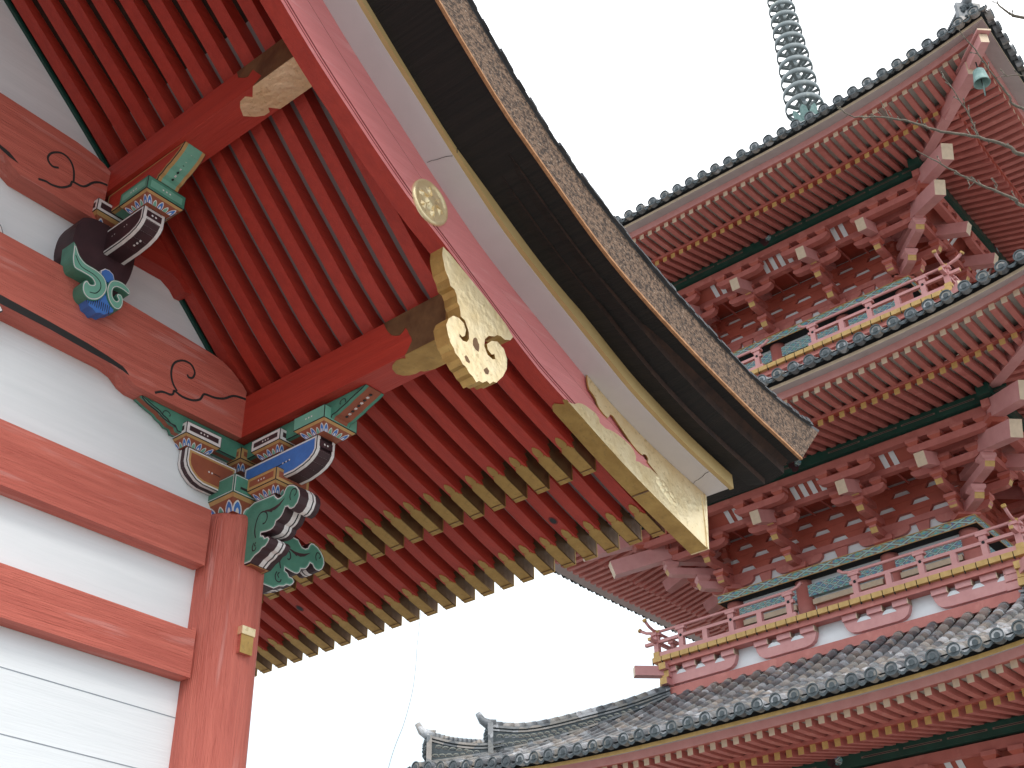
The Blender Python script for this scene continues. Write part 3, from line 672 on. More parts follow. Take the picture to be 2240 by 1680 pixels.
def scroll(mb, pts, to3, off, w_=.008, m='black'): mb.ribbon(smooth_path(pts, 4), w_, m, to3, off)
def dots_on(mb, to3, off, pts, m='white', r=.0055):
    for u, v in pts: mb.poly([to3(u+r*math.cos(t*math.pi/3), v+r*math.sin(t*math.pi/3), off) for t in range(6)], m)

# blocks of the corner bracket
d = MB(); masu(d, 0, 0, 4.66, 4.765, .20, 4.583, .150, 'green_lt', rim='green', dots=0)
for U, Nn, C in (((1, 0, 0), (0, 1, 0), (0.0, .20, 4.712)), ((0, 1, 0), (1, 0, 0), (.20, 0, 4.712))):
    frame_face(d, C, U, (0, 0, 1), Nn, .1995, .052, [(.0, 'green'), (.004, 'white'), (.008, 'green')])
for sx in (-1, 1): frame_face(d, (sx*.13, .2030, 4.695), (1, 0, 0), (0, 0, 1), (0, 1, 0), .028, .007, [(0, 'black')])
gb(d, 'bracket_block', 'large green block on top of the corner column')
for cx, cy, inner, rim in ((.36, 0, 'maroon', 'white'), (0, .31, 'maroon', 'white'), (0, 0, 'brown', 'ochre')):
    d = MB(); masu(d, cx, cy, 4.925, 4.992, .113, 4.882, .070, inner, rim); gb(d, 'bracket_block')
d = MB(); masu(d, 0, .645, 4.925, 5.0, .115, 4.882, .066, 'green_lt', 'green_lt'); 
gb(d, 'bracket_block', 'pale green block on the end of the blue bracket arm')
d = MB(); masu(d, 0, .31, 4.688, 4.762, .113, 4.642, .068, 'brown', 'ochre'); gb(d, 'bracket_block', 'orange brown block over the cloud carving')
# arms: +Y (blue) and along the wall (brown)
armY = [(.10, 4.88), (.66, 4.88), (.66, 4.80), (.645, 4.775), (.615, 4.752), (.57, 4.735), (.50, 4.722), (.10, 4.722)]
d = MB(); arm(d, armY, XF, -.063, .063, 'blue', under='maroon')
d.ribbon([(.30, 4.792), (.42, 4.80), (.46, 4.8)], .006, 'black', XF, .0648)
dots_on(d, XF, .0652, [(.41, 4.803), (.435, 4.804), (.46, 4.805)])
frame_face(d, (0, .6608, 4.842), (1, 0, 0), (0, 0, 1), (0, 1, 0), .063, .038, [(.003, 'white'), (.018, 'maroon')], 2, .0065)
gb(d, 'bracket_arm', 'blue sided bracket arm reaching out from the corner column')
armX = [(.10, 4.875), (.10, 4.70), (.30, 4.70), (.345, 4.712), (.385, 4.74), (.41, 4.77), (.42, 4.80), (.42, 4.875)]
d = MB(); arm(d, armX, YF, .002, .075, 'brown', rim='white')
o_ = inset(armX, .012); d.poly([(x, .0768, z) for x, z in o_], 'ochre'); o_ = inset(armX, .024); d.poly([(x, .0774, z) for x, z in o_], 'brown')
dots_on(d, YF, .0780, [(.255, 4.785), (.275, 4.785)]); d.ribbon([(.20, 4.782), (.23, 4.785), (.245, 4.785)], .004, 'black', YF, .0780)
gb(d, 'bracket_arm', 'brown bracket arm lying along the white wall')
# long green bolster bars under the big beam and the lower purlin
barX = [(.0, 5.037), (.0, 4.935), (.50, 4.935), (.515, 4.958), (.545, 4.958), (.57, 4.975), (.60, 4.985), (.62, 5.0), (.66, 5.01), (.69, 5.02), (.738, 5.037)]
d = MB(); arm(d, barX, YF, .002, .075, 'green', under='brown', rim='green')
scroll(d, [(.735, 5.030), (.70, 5.008), (.66, 4.998), (.62, 4.985), (.595, 4.97), (.56, 4.962), (.52, 4.955), (.50, 4.942)], YF, .0780)
scroll(d, [(.607, 4.985), (.60, 5.008), (.58, 5.018), (.56, 5.010), (.555, 4.995), (.565, 4.99)], YF, .0784, .005)
gb(d, 'bolster')
barY = [(.0, 5.037), (.0, 4.935), (.76, 4.935), (.77, 4.952), (.80, 4.955), (.83, 4.968), (.87, 4.98), (.90, 4.995), (.94, 5.01), (.97, 5.02), (1.005, 5.037)]
d = MB(); arm(d, barY, XF, -.063, .070, 'green', under='brown', rim='green')
scroll(d, [(.87, 4.985), (.865, 5.008), (.845, 5.015), (.828, 5.008), (.823, 4.992), (.833, 4.986)], XF, .0736, .005)
for k in range(9): d.box(-.003, .009, .80+k*.021, .813+k*.021, 4.9565+k*.0078-.004, 4.9575+k*.0078, 'white' if k % 2 else 'black')
gb(d, 'bolster')
# cloud-carved nosings on the corner column
KIB = [(0.10, 4.297), (0.233, 4.296), (0.267, 4.320), (0.30, 4.330), (0.318, 4.345), (0.342, 4.348), (0.362, 4.365), (0.372, 4.385), (0.355, 4.405), (0.331, 4.405), (0.318, 4.422), (0.30, 4.428), (0.300, 4.436), (0.335, 4.430), (0.366, 4.428), (0.385, 4.432), (0.403, 4.447), (0.409, 4.468), (0.430, 4.473), (0.445, 4.482), (0.461, 4.503), (0.470, 4.524), (0.484, 4.522), (0.495, 4.507), (0.515, 4.498), (0.538, 4.500), (0.562, 4.520), (0.576, 4.557), (0.568, 4.592), (0.545, 4.622), (0.515, 4.643), (0.483, 4.653), (0.462, 4.650), (0.448, 4.632), (0.440, 4.612), (0.424, 4.603), (0.404, 4.604), (0.388, 4.618), (0.372, 4.638), (0.214, 4.644), (0.10, 4.60)]
def kibana(to3, w0, w1, sgn, front):
    m_ = MB(); n = len(KIB); pts = [(sgn*u, v) for u, v in KIB]
    m_.prism(pts, to3, w0, w1, 'maroon')
    for w_, s2 in ((w1, 1), (w0, -1)):
        m_.poly([to3(u, v, w_+s2*.0007) for u, v in inset(pts, .004)], 'white')
        m_.poly([to3(u, v, w_+s2*.0014) for u, v in inset(pts, .0095)], 'green_lt'); m_.poly([to3(u, v, w_+s2*.0018) for u, v in inset(pts, .016)], 'green')
        for sw, ww in (([(.262, 4.425), (.250, 4.46), (.252, 4.505), (.268, 4.545), (.294, 4.556), (.322, 4.54), (.330, 4.512), (.318, 4.492), (.303, 4.494)], .006),
                       ([(.507, 4.556), (.500, 4.58), (.508, 4.605), (.525, 4.61), (.540, 4.597), (.538, 4.580), (.528, 4.574)], .005),
                       ([(.262, 4.40), (.252, 4.385), (.262, 4.372)], .005),
                       ([(.245, 4.40), (.236, 4.375), (.245, 4.352), (.265, 4.352), (.272, 4.368)], .005)):
            m_.ribbon([(sgn*a, b_) for a, b_ in smooth_path(sw, 4)], ww*1.35, 'black', to3, w_+s2*.0024)
        vein = [(.285, 4.556), (.315, 4.562), (.350, 4.556), (.385, 4.558), (.420, 4.566), (.465, 4.588), (.425, 4.552), (.392, 4.538), (.372, 4.54), (.365, 4.532), (.352, 4.540), (.320, 4.552)]
        m_.poly([to3(sgn*a, b_, w_+s2*.0027) for a, b_ in vein], 'maroon')
    # painted stripes across the scalloped nose
    sp = (w1-w0)
    for i in range(1, 34):
        a, b_ = Vector(pts[i]), Vector(pts[i+1]); dd = b_-a
        nn = Vector((dd.y, -dd.x)).normalized(); nn = nn*sgn
        for f0, f1, mm, o_ in ((.40, .60, 'white', .0007), (.66, .76, 'white', .0007), (.60, .66, 'black', .0007)):
            A, B = a+nn*o_, b_+nn*o_
            m_.face([to3(A.x, A.y, w1-sp*f0), to3(B.x, B.y, w1-sp*f0), to3(B.x, B.y, w1-sp*f1), to3(A.x, A.y, w1-sp*f1)], mm)
    # foot panel
    return m_
k1 = kibana(XF, -.068, .068, 1, True)
k1.face([(-.06, .16, 4.2945), (.06, .16, 4.2945), (.06, .228, 4.2945), (-.06, .228, 4.2945)], 'ochre')
k1.face([(-.05, .16, 4.2938), (.05, .16, 4.2938), (.05, .219, 4.2938), (-.05, .219, 4.2938)], 'brown')
gb(k1, 'carved_nosing')
k2 = kibana(YF, -.068, .068, -1, False); gb(k2, 'carved_nosing')

# upper bracket on the dwarf post
d = MB(); masu(d, 1.075, .0, 5.905, 5.98, .158, 5.835, .10, 'maroon', 'white'); gb(d, 'bracket_block')
d = MB(); masu(d, 1.085, .43, 5.85, 5.932, .115, 5.808, .07, 'green_lt', 'green'); gb(d, 'bracket_block', 'green block on the upper bracket arm')
armU = [(.10, 5.808), (.47, 5.808), (.47, 5.730), (.455, 5.705), (.43, 5.685), (.38, 5.668), (.30, 5.658), (.10, 5.655)]
d = MB(); arm(d, armU, XF, 1.022, 1.150, 'maroon', under='maroon')
frame_face(d, (1.086, .4708, 5.77), (1, 0, 0), (0, 0, 1), (0, 1, 0), .063, .038, [(.003, 'white'), (.018, 'maroon')], 2, .0065)
dots_on(d, XF, 1.1518, [(.22, 5.74), (.24, 5.742), (.32, 5.748), (.34, 5.75)], r=.004)
for yy in (.22, .245, .33, .355, .38): d.box(1.082, 1.090, yy, yy+.008, 5.656, 5.6605+ .012*max(0, (yy-.3)*4), 'white')
gb(d, 'bracket_arm', 'dark maroon bracket arm under the upper purlin')
barU = [(.10, 6.077), (.10, 5.935), (.545, 5.935), (.555, 5.955), (.58, 5.962), (.61, 5.985), (.64, 5.995), (.68, 6.02), (.71, 6.04), (.74, 6.077)]
d = MB(); arm(d, barU, XF, 1.02, 1.15, 'deep_y', under='green_lt', rim='ochre')
for k in range(8): d.box(1.081, 1.089, .575+k*.018, .587+k*.018, 5.957+k*.0125-.004, 5.959+k*.0125, 'white' if k % 2 else 'black')
gb(d, 'bolster')
# dwarf post with scroll carving
tp_ = MB()
TAI = smooth_path([(1.296, 5.80), (1.318, 5.74), (1.325, 5.66), (1.318, 5.60), (1.303, 5.571), (1.263, 5.532), (1.204, 5.52), (1.152, 5.50), (1.104, 5.47), (1.05, 5.45), (1.012, 5.50), (.99, 5.56), (.975, 5.63), (.97, 5.72), (.985, 5.80), (1.02, 5.825), (1.08, 5.836), (1.20, 5.836), (1.25, 5.825), (1.296, 5.80)], 3)[:-1]
tp_.prism(TAI, YF, .0, .165, 'maroon')
post = gb(tp_, 'dwarf_post', 'dark maroon dwarf post with green and blue scroll carving')
sc = MB()
G1 = smooth_path([(1.335, 5.60), (1.330, 5.545), (1.325, 5.50), (1.305, 5.455), (1.26, 5.452), (1.205, 5.448), (1.185, 5.425), (1.205, 5.412), (1.225, 5.425), (1.243, 5.40), (1.240, 5.36), (1.222, 5.334), (1.19, 5.325), (1.150, 5.345), (1.122, 5.385), (1.110, 5.43), (1.120, 5.47), (1.145, 5.498), (1.19, 5.512), (1.25, 5.515), (1.29, 5.54), (1.315, 5.58), (1.335, 5.60)], 3)[:-1]
sc.prism(G1, YF, .10, .20, 'green', mside='green')
sc.poly([(x, .2008, z) for x, z in inset(G1, .004)], 'white'); sc.poly([(x, .2016, z) for x, z in inset(G1, .009)], 'green_lt')
scroll(sc, [(1.31, 5.53), (1.27, 5.485), (1.20, 5.478), (1.155, 5.455), (1.145, 5.415), (1.165, 5.375), (1.20, 5.362)], YF, .2024, .005, 'black')
G2 = smooth_path([(.985, 5.50), (1.02, 5.517), (1.06, 5.517), (1.098, 5.495), (1.112, 5.44), (1.095, 5.385), (1.062, 5.352), (1.03, 5.352), (1.012, 5.38), (1.012, 5.42), (1.028, 5.445), (1.050, 5.44), (1.052, 5.425), (1.040, 5.41), (1.050, 5.395), (1.072, 5.41), (1.078, 5.45), (1.06, 5.475), (1.02, 5.478), (.985, 5.47), (.985, 5.50)], 3)[:-1]
sc.prism(G2, YF, .10, .20, 'green')
sc.poly([(x, .2008, z) for x, z in inset(G2, .003)], 'white'); sc.poly([(x, .2016, z) for x, z in inset(G2, .007)], 'green_lt')
sc.build('scroll_carving', post)
sc = MB()
B1 = [(1.215, 5.36), (1.205, 5.33), (1.195, 5.32), (1.183, 5.297), (1.16, 5.293), (1.139, 5.278), (1.115, 5.292), (1.095, 5.29), (1.072, 5.315), (1.050, 5.33), (1.048, 5.36), (1.08, 5.41), (1.15, 5.42)]
sc.prism(B1, YF, .08, .19, 'blue')
sc.prism([(1.150, 5.50), (1.155, 5.535), (1.135, 5.558), (1.11, 5.562), (1.085, 5.55), (1.072, 5.52), (1.085, 5.49)], YF, .12, .185, 'white')
sc.prism([(1.146, 5.49), (1.150, 5.532), (1.132, 5.553), (1.11, 5.556), (1.088, 5.546), (1.076, 5.52), (1.088, 5.485)], YF, .12, .187, 'blue')
for k in range(12):
    x = 1.07+k*.0115; sc.face([(x, .1905, 5.305+.02*abs(math.sin(k))), (x+.004, .1905, 5.305), (x+.006, .1905, 5.35), (x+.002, .1905, 5.36)], 'black')
sc.build('wave_carving', post)
# edge of a carved fitting just inside the left edge of the view
fg = MB()
half = [(1.600, 5.492), (1.606, 5.510), (1.640, 5.575), (1.655, 5.590), (1.668, 5.640), (1.70, 5.645), (1.73, 5.62), (1.80, 5.66), (2.0, 5.72), (2.4, 5.80), (2.7, 5.95)]
fo = half+[(6-x, z) for x, z in reversed(half)]+[(6-1.75, 5.495), (3.3, 5.7), (3.0, 5.74), (2.7, 5.7), (1.75, 5.495)]
fg.prism(fo, YF, .002, .06, 'black'); fg.poly([(x, .0608, z) for x, z in inset(fo, .004)], 'white'); fg.poly([(x, .0616, z) for x, z in inset(fo, .02)], 'maroon')
gb(fg, 'strut_carving')
fg = MB(); half = [(1.577, 5.060), (1.61, 5.03), (1.75, 5.0), (2.2, 4.97), (2.6, 4.85)]
fo = half+[(6-x, z) for x, z in reversed(half)]+[(6-1.60, 5.085), (1.60, 5.085)]
fg.prism(fo, YF, .125, .16, 'black'); fg.poly([(x, .1608, z) for x, z in inset(fo, .003)], 'white'); fg.poly([(x, .1616, z) for x, z in inset(fo, .012)], 'green')
gb(fg, 'strut_carving')
# dark edge moulding where the rafters meet the wall
em = MB(); swept(xs(.14, XR, 16), lambda x: zR(x)-.006, .03, .001, .02, 'p_green', em); gb(em, 'edge_strip')
for o in list(G.children):
    pass

# ================================================================== PAGODA
PA = Vector((-18.7018, -3.6233, 0)); PZ = -R(1.0572)
pag = tag(empty('pagoda', PA, PZ), 'vermilion three-storied pagoda with grey tiled roofs, white plaster slots and a ringed bronze spire', 'pagoda')
PM = Matrix.Translation(PA) @ Matrix.Rotation(PZ, 4, 'Z')
def rot(k): return Matrix.Translation((0, 0, .003*(k % 2))) @ Matrix.Rotation(math.pi/2*k, 4, 'Z')
CI = cam.matrix_world.inverted()
def inview(local, margin=1.04):
    """is a pagoda-space point inside the photograph's field of view? returns distance or None (used only to choose which repeats are single objects)"""
    q = CI @ (PM @ Vector(local))
    if q.z >= 0: return None
    x, y = -q.x/q.z/(18/44.183), -q.y/q.z/(13.5/44.183)
    return -q.z if abs(x) < margin and abs(y) < margin else None
LV = [dict(E=6.70, zd=7.43, A=.50, b=2.55, nin=3.35, rise=1.80, gold=True),
      dict(E=6.30, zd=12.85, A=.44, b=2.33, nin=3.25, rise=1.62, gold=False),
      dict(E=5.80, zd=18.23, A=.42, b=2.07, nin=.55, rise=4.05, gold=False)]
def upl(L, u): return L['A']*max(0, (abs(u)-1)/(L['E']-1))**2.5
def zsurf(L, n, u):
    t = (L['E']-n)/(L['E']-L['nin']); s_ = min(1, abs(u)/max(n, .01))
    return L['zd']-.075+L['rise']*(.70*t+.30*t*t)+upl(L, s_*L['E'])*max(0, 1-t)**1.6
indiv = {'base_rafter': [], 'flying_rafter': [], 'tile_row': []}
def beam_n(mb, u, n0, z0, n1, z1, w, h, m, mend, steps=1):
    """rafter running outwards; z is its underside"""
    for i in range(steps):
        pass
    P = [(n0, u-w/2, z0), (n1, u-w/2, z1), (n1, u+w/2, z1), (n0, u+w/2, z0), (n0, u-w/2, z0+h), (n1, u-w/2, z1+h), (n1, u+w/2, z1+h), (n0, u+w/2, z0+h)]
    mb.hexa(P, m, {'+x': mend})
roofs = []
for li, L in enumerate(LV):
    E, zd, b = L['E'], L['zd'], L['b']; ng = b+1.28; zg = zd-.13
    # ---- roof body: stepped flat tiles on all four sides, as the part that carries the rest
    rf = MB()
    for k in range(4):
        rf.T = rot(k)
        ns = []; n_ = E-.02
        while n_ > L['nin']+.05: ns.append(n_); n_ -= .30
        ns.append(L['nin'])
        SN = 24
        for a, c_ in zip(ns, ns[1:]):
            for i in range(SN):
                s0, s1 = -1+2*i/SN, -1+2*(i+1)/SN
                q = lambda n, s, dz: (n, s*n, zsurf(L, n, s*n)+dz)
                rf.face([q(a, s0, .0), q(a, s1, .0), q(c_, s1, -.035), q(c_, s0, -.035)], 'tile')
                rf.face([q(a, s0, -.05), q(a, s1, -.05), q(a, s1, .0), q(a, s0, .0)], 'tile')
        # underside closing board
        for i in range(SN):
            s0, s1 = -1+2*i/SN, -1+2*(i+1)/SN
            for nA, zA_, nB, zB_, m_ in ((E-.17, -.15, E-.14, -.055, 'p_dark'), (E-.14, -.055, E-.01, -.050, 'tile_end'), (E-.42, -.08, E-.16, -.14, 'p_dark')):
                rf.face([(nA, s0*nA, zd+zA_+upl(L, s0*E)), (nA, s1*nA, zd+zA_+upl(L, s1*E)), (nB, s1*nB, zd+zB_+upl(L, s1*E)), (nB, s0*nB, zd+zB_+upl(L, s0*E))], m_)
    rf.T = None
    roof = rf.build('tiled_roof', pag); roofs.append(roof)
    roof['label'] = ('lowest grey tiled roof', 'middle grey tiled roof', 'top grey tiled roof')[li]
    # ---- eave boards
    cream, grey = ('p_gold', 'p_greybd') if L['gold'] else ('p_cream', 'p_greybd')
    for nm, sec, mats in (('eave_board', [(E-.41, -.125), (E-.12, -.205), (E-.12, -.145), (E-.41, -.075)], [grey, cream, 'p_dark', grey]),
                          ('eave_fascia', [(E-.56, -.235), (E-.43, -.240), (E-.395, -.125), (E-.56, -.12)], ['p_red', 'p_pink', 'p_pink', 'p_red']),
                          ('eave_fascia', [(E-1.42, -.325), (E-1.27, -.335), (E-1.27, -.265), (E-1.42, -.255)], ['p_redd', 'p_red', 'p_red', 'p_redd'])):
        for k in range(4):
            mb = MB(); mb.T = rot(k); SN = 30
            for i in range(SN):
                s0, s1 = -1+2*i/SN, -1+2*(i+1)/SN
                for j in range(4):
                    (na, za), (nb, zb) = sec[j], sec[(j+1) % 4]
                    fa = 1 if na > E-1 else .62
                    mb.face([(na, s0*na, zd+za+fa*upl(L, s0*E)), (na, s1*na, zd+za+fa*upl(L, s1*E)), (nb, s1*nb, zd+zb+fa*upl(L, s1*E)), (nb, s0*nb, zd+zb+fa*upl(L, s0*E))], mats[j])
            mb.T = None; mb.build(nm, roof)
    # ---- boards over the rafters
    mb = MB(); SN = 30
    for k in range(4):
        mb.T = rot(k)
        for (na, za, fa), (nb, zb, fb) in (((E-.50, -.235, 1), (E-1.42, -.165, .62)), ((E-1.30, -.327, .62), (b+.1, zd and (zg-zd+.13)+.34*(1.18/ (E-1.3-ng)), 0))):
            for i in range(SN):
                s0, s1 = -1+2*i/SN, -1+2*(i+1)/SN
                mb.face([(na, s0*na, zd+za+fa*upl(L, s0*E)), (na, s1*na, zd+za+fa*upl(L, s1*E)), (nb, s1*nb, zd+zb+fb*upl(L, s1*E)), (nb, s0*nb, zd+zb+fb*upl(L, s0*E))], 'p_board')
    mb.T = None; mb.build('soffit_board', roof)
    # ---- rafters
    N = int((E-.45)/.2)
    for k in range(4):
        for i in range(-N, N+1):
            u = i*.2
            n1 = E-.49; n0 = max(E-1.5, abs(u)+.10)
            if n1-n0 > .12:
                t0 = (E-.49-n0)/1.0
                indiv['flying_rafter'].append((li, k, u, n0, zd-.345+.08*t0+upl(L, u*E/n1)*(1-.38*t0), n1, zd-.345+upl(L, u*E/n1)))
            n1 = E-1.30; n0 = max(b+.15, abs(u)+.08)
            if n1-n0 > .15:
                zt = zd-.445+.62*upl(L, u*E/n1)*(1 if abs(u) < n1 else 1); sl = (zg-(zd-.445))/(n1-ng)
                u_ = .62*upl(L, u*E/n1); f = (n1-n0)/(n1-ng)
                indiv['base_rafter'].append((li, k, u, n0, zd-.445+sl*(n1-n0)+u_*max(0, 1-f), n1, zt))
    # ---- hip rafters on the diagonals
    for k in range(4):
        mb = MB(); mb.T = rot(k) @ Matrix.Rotation(math.pi/4, 4, 'Z'); q2 = math.sqrt(2)
        ue = upl(L, E)
        beam_n(mb, 0, (ng-.4)*q2, zg+.02, (E-.62)*q2, zd-.70+.75*ue, .20, .30, 'p_pink', 'p_cream')
        mb.T = None; h_ = mb.build('hip_rafter', roof)
        mb = MB(); mb.T = rot(k) @ Matrix.Rotation(math.pi/4, 4, 'Z')
        beam_n(mb, 0, (E-1.45)*q2, zd-.50+.4*ue, (E-.20)*q2, zd-.66+ue, .15, .20, 'p_pink', 'p_cream')
        mb.box((E-.9)*q2, (E-.15)*q2, -.12, .12, zd-.36+ue*.8, zd-.32+ue*.8, 'p_pink', {'+x': 'p_cream'})
        mb.T = None; mb.build('hip_rafter', roof)
    # ---- tile rows
    M_ = int((E-.12)/.294)
    for k in range(4):
        for i in range(-M_, M_+1):
            indiv['tile_row'].append((li, k, i*.294+.02))
def raf_mesh(mb, d, kind, k=None):
    li, kk, u, n0, z0, n1, z1 = d
    mb.T = rot(kk)
    if kind == 'flying_rafter':
        nm = (n0*.45+n1*.55); zm = z0*.45+z1*.55-.012
        for (a, za), (c_, zc), me in (((n0, z0), (nm, zm), 'p_red'), ((nm, zm), (n1, z1), 'p_cream')):
            beam_n(mb, u, a, za, c_, zc, .095, .108, 'p_red', me)
    else:
        beam_n(mb, u, n0, z0, n1, z1, .095, .12, 'p_red', 'p_gold' if kk in (0, 2) else 'p_red')
    mb.T = None
def tile_mesh(mb, d):
    li, k, u = d; L = LV[li]; E = L['E']; mb.T = rot(k)
    nend = max(L['nin'], abs(u)+.02); r = .094; ns = [E+.03]; n_ = E-.22
    while n_ > nend+.08: ns.append(n_); n_ -= .30
    ns.append(nend)
    H = 7
    for j, (a, c_) in enumerate(zip(ns, ns[1:])):
        ra, rc = r*(1.04 if j else 1.06), r*.93
        za, zc = zsurf(L, a, u)+.02, zsurf(L, c_, u)+.02
        pa = [(a, u+ra*math.cos(math.pi*t/(H-1)), za+ra*math.sin(math.pi*t/(H-1))) for t in range(H)]
        pc = [(c_, u+rc*math.cos(math.pi*t/(H-1)), zc+rc*math.sin(math.pi*t/(H-1))) for t in range(H)]
        for t in range(H-1): mb.face([pa[t], pa[t+1], pc[t+1], pc[t]], 'tile', True)
        mb.face(pa, 'tile')
        if a-c_ > .15 and j:   # edge of the lapping tile
            pass
    # round end tile
    e = E+.032; zc = zsurf(L, E, u)+.035; n = 14; R1, R2, R3 = .097, .078, .042
    ring = lambda rr, x: [(x, u+rr*math.cos(2*math.pi*t/n), zc+rr*math.sin(2*math.pi*t/n)) for t in range(n)]
    A0, A, B_, C_, D_ = ring(R1, e-.10), ring(R1, e+.012), ring(R2, e+.012), ring(R2*.97, e-.004), ring(R3, e-.002)
    for P, Q, m_ in ((A0, A, 'tile'), (A, B_, 'tile_end'), (B_, C_, 'tile_end'), (C_, D_, 'tile_end')):
        for t in range(n): mb.face([P[t], P[(t+1) % n], Q[(t+1) % n], Q[t]], m_)
    mb.face(ring(R3, e+.006), 'tile_end')
    # hanging flat end tile between this row and the next
    z2 = zsurf(L, E, u+.147)
    pts = [(e-.01, u+.07+.154*t/5, z2+.015-.055*math.sin(math.pi*t/5)) for t in range(6)]
    for p_, q_ in zip(pts, pts[1:]): mb.face([p_, q_, (q_[0], q_[1], q_[2]-.045), (p_[0], p_[1], p_[2]-.045)], 'tile_end'); mb.face([p_, q_, (q_[0]-.12, q_[1], q_[2]+.03), (p_[0]-.12, p_[1], p_[2]+.03)], 'tile')
    mb.T = None
for kind, lst in indiv.items():
    sc_ = []
    for d in lst:
        li, k, u = d[:3]; L = LV[li]; n = L['E'] if kind == 'tile_row' else d[5]
        loc = rot(k) @ Vector((n, u, L['zd']))
        dist = inview(loc)
        face_ok = k in (0,) or (kind != 'tile_row' and k in (1, 3))
        sc_.append((dist+(0 if k == 0 else 6) if (dist and face_ok) else 1e6, d))
    sc_.sort(key=lambda t: t[0]); rest = MB(); nrest = 0
    for i, (ds, d) in enumerate(sc_):
        mb = MB() if i < 100 else rest
        if kind == 'tile_row': tile_mesh(mb, d)
        else: raf_mesh(mb, d, kind)
        if i < 100: mb.build(kind, roofs[d[0]])
    o = rest.build(kind, pag); o['kind'] = 'stuff'

# ---- bracket sets
def blk(mb, n, u, z, w=.24, h=.13, m='p_red'):
    hw = w/2; hb = w*.33; zm = z+h*.45
    mb.box(n-hw, n+hw, u-hw, u+hw, zm, z+h, m)
    P = [(n-hb, u-hb, z), (n+hb, u-hb, z), (n+hb, u+hb, z), (n-hb, u+hb, z), (n-hw, u-hw, zm), (n+hw, u-hw, zm), (n+hw, u+hw, zm), (n-hw, u+hw, zm)]
    mb.hexa(P, 'p_redd' if m == 'p_red' else m)
def arm_n(mb, u, n0, n1, z0, z1, w=.13, m='p_red'):
    r = (z1-z0)*.75
    o = [(n0, z1), (n1, z1), (n1, z1-.04), (n1-r*.12, z1-r*.45), (n1-r*.5, z0+.02), (n1-r*1.1, z0), (n0, z0)]
    mb.prism(o, lambda a, b_, w_: (a, w_, b_), u-w/2, u+w/2, m, mside=lambda i: 'p_gold' if i in (2, 3) else m)
def arm_u(mb, n, u, L_, z0, z1, w=.13, m='p_red', nb=3, bh=.12):
    h = L_/2; r = (z1-z0)*1.0
    o = [(-h, z1), (h, z1), (h, z1-.05), (h-r*.15, z1-r*.6), (h-r*.6, z0+.015), (h-r*1.3, z0), (-h+r*1.3, z0), (-h+r*.6, z0+.015), (-h+r*.15, z1-r*.6), (-h, z1-.05)]
    mb.prism([(u+a, b_) for a, b_ in o], lambda a, b_, w_: (w_, a, b_), n-w/2, n+w/2, m)
    for i in range(nb):
        blk(mb, n, u+(i-(nb-1)/2)*(L_-.24)/max(1, nb-1), z1, .23, bh, m)
def tail(mb, u, n0, z0, n1, z1, w=.18, h=.24):
    d = Vector((n1-n0, 0, z1-z0)).normalized(); nn = Vector((-d.z, 0, d.x))
    a0, a1 = Vector((n0, 0, z0)), Vector((n1, 0, z1))
    P = []
    for s_ in (-h/2, h/2):
        for (c_, uu) in ((a0, u-w/2), (a1, u-w/2), (a1, u+w/2), (a0, u+w/2)):
            q = c_+nn*s_; P.append((q.x, uu, q.z))
    mb.hexa(P, 'p_pink', {'+x': 'p_cream'})
def bracket_mesh():
    mb = MB()
    blk(mb, 0, 0, 0, .36, .17)
    arm_n(mb, 0, 0, .50, .12, .27); arm_u(mb, .0, 0, .98, .12, .27, .15, nb=0)
    blk(mb, .42, 0, .27, .22, .11); arm_n(mb, 0, 0, .92, .40, .54)
    blk(mb, .84, 0, .54, .22, .11); arm_n(mb, 0, .3, 1.02, .66, .77)
    arm_u(mb, .84, 0, 1.02, .66, .79, .13, nb=3, bh=.12)
    tail(mb, 0, .1, 1.16, 1.52, .63)
    arm_u(mb, 1.24, 0, 1.06, .90, 1.03, .14, nb=3, bh=.12)
    return mb
def corner_mesh():
    mb = MB(); q2 = math.sqrt(2)
    for T in (Matrix.Identity(4), Matrix.Rotation(-math.pi/2, 4, 'Z') @ Matrix.Scale(-1, 4, (1, 0, 0))):
        mb.T = T
    mb.T = Matrix.Rotation(math.pi/4, 4, 'Z')
    blk(mb, 0, 0, 0, .40, .17)
    arm_n(mb, 0, 0, .50*q2, .12, .27, .17, 'p_pink'); blk(mb, .42*q2, 0, .27, .26, .11, 'p_pink')
    arm_n(mb, 0, 0, .92*q2, .40, .54, .17, 'p_pink'); blk(mb, .84*q2, 0, .54, .26, .11, 'p_pink')
    arm_n(mb, 0, .3, 1.0*q2, .66, .78, .17, 'p_pink')
    tail(mb, 0, .2, 1.22, 1.66*q2, .50, .21, .30); tail(mb, 0, 1.0, 1.42, 2.06*q2, .86, .22, .32)
    blk(mb, 1.24*q2, 0, .92, .30, .14)
    # wall-parallel members crossing at the corner, both directions
    for sw in (False, True):
        mb.T = Matrix(((0, 1, 0, 0), (1, 0, 0, 0), (0, 0, 1, 0), (0, 0, 0, 1))) if sw else None
        arm_u(mb, .0, 0, .98, .12, .27, .15, nb=0)
        arm_n(mb, 0, 0, .50, .12, .27); blk(mb, .42, 0, .27, .22, .11)
        arm_n(mb, 0, 0, .92, .40, .54); blk(mb, .84, 0, .54, .22, .11)
        arm_u(mb, .84, .18, 1.25, .66, .79, .13, nb=3, bh=.12)
        arm_u(mb, 1.24, .45, 1.45, .90, 1.03, .14, nb=4, bh=.12)
        tail(mb, 0, .1, 1.16, 1.52, .63)
    mb.T = None
    return mb
bset = bracket_mesh().build('bracket_set', pag); cset = corner_mesh().build('corner_bracket', pag)
first_b, first_c = True, True
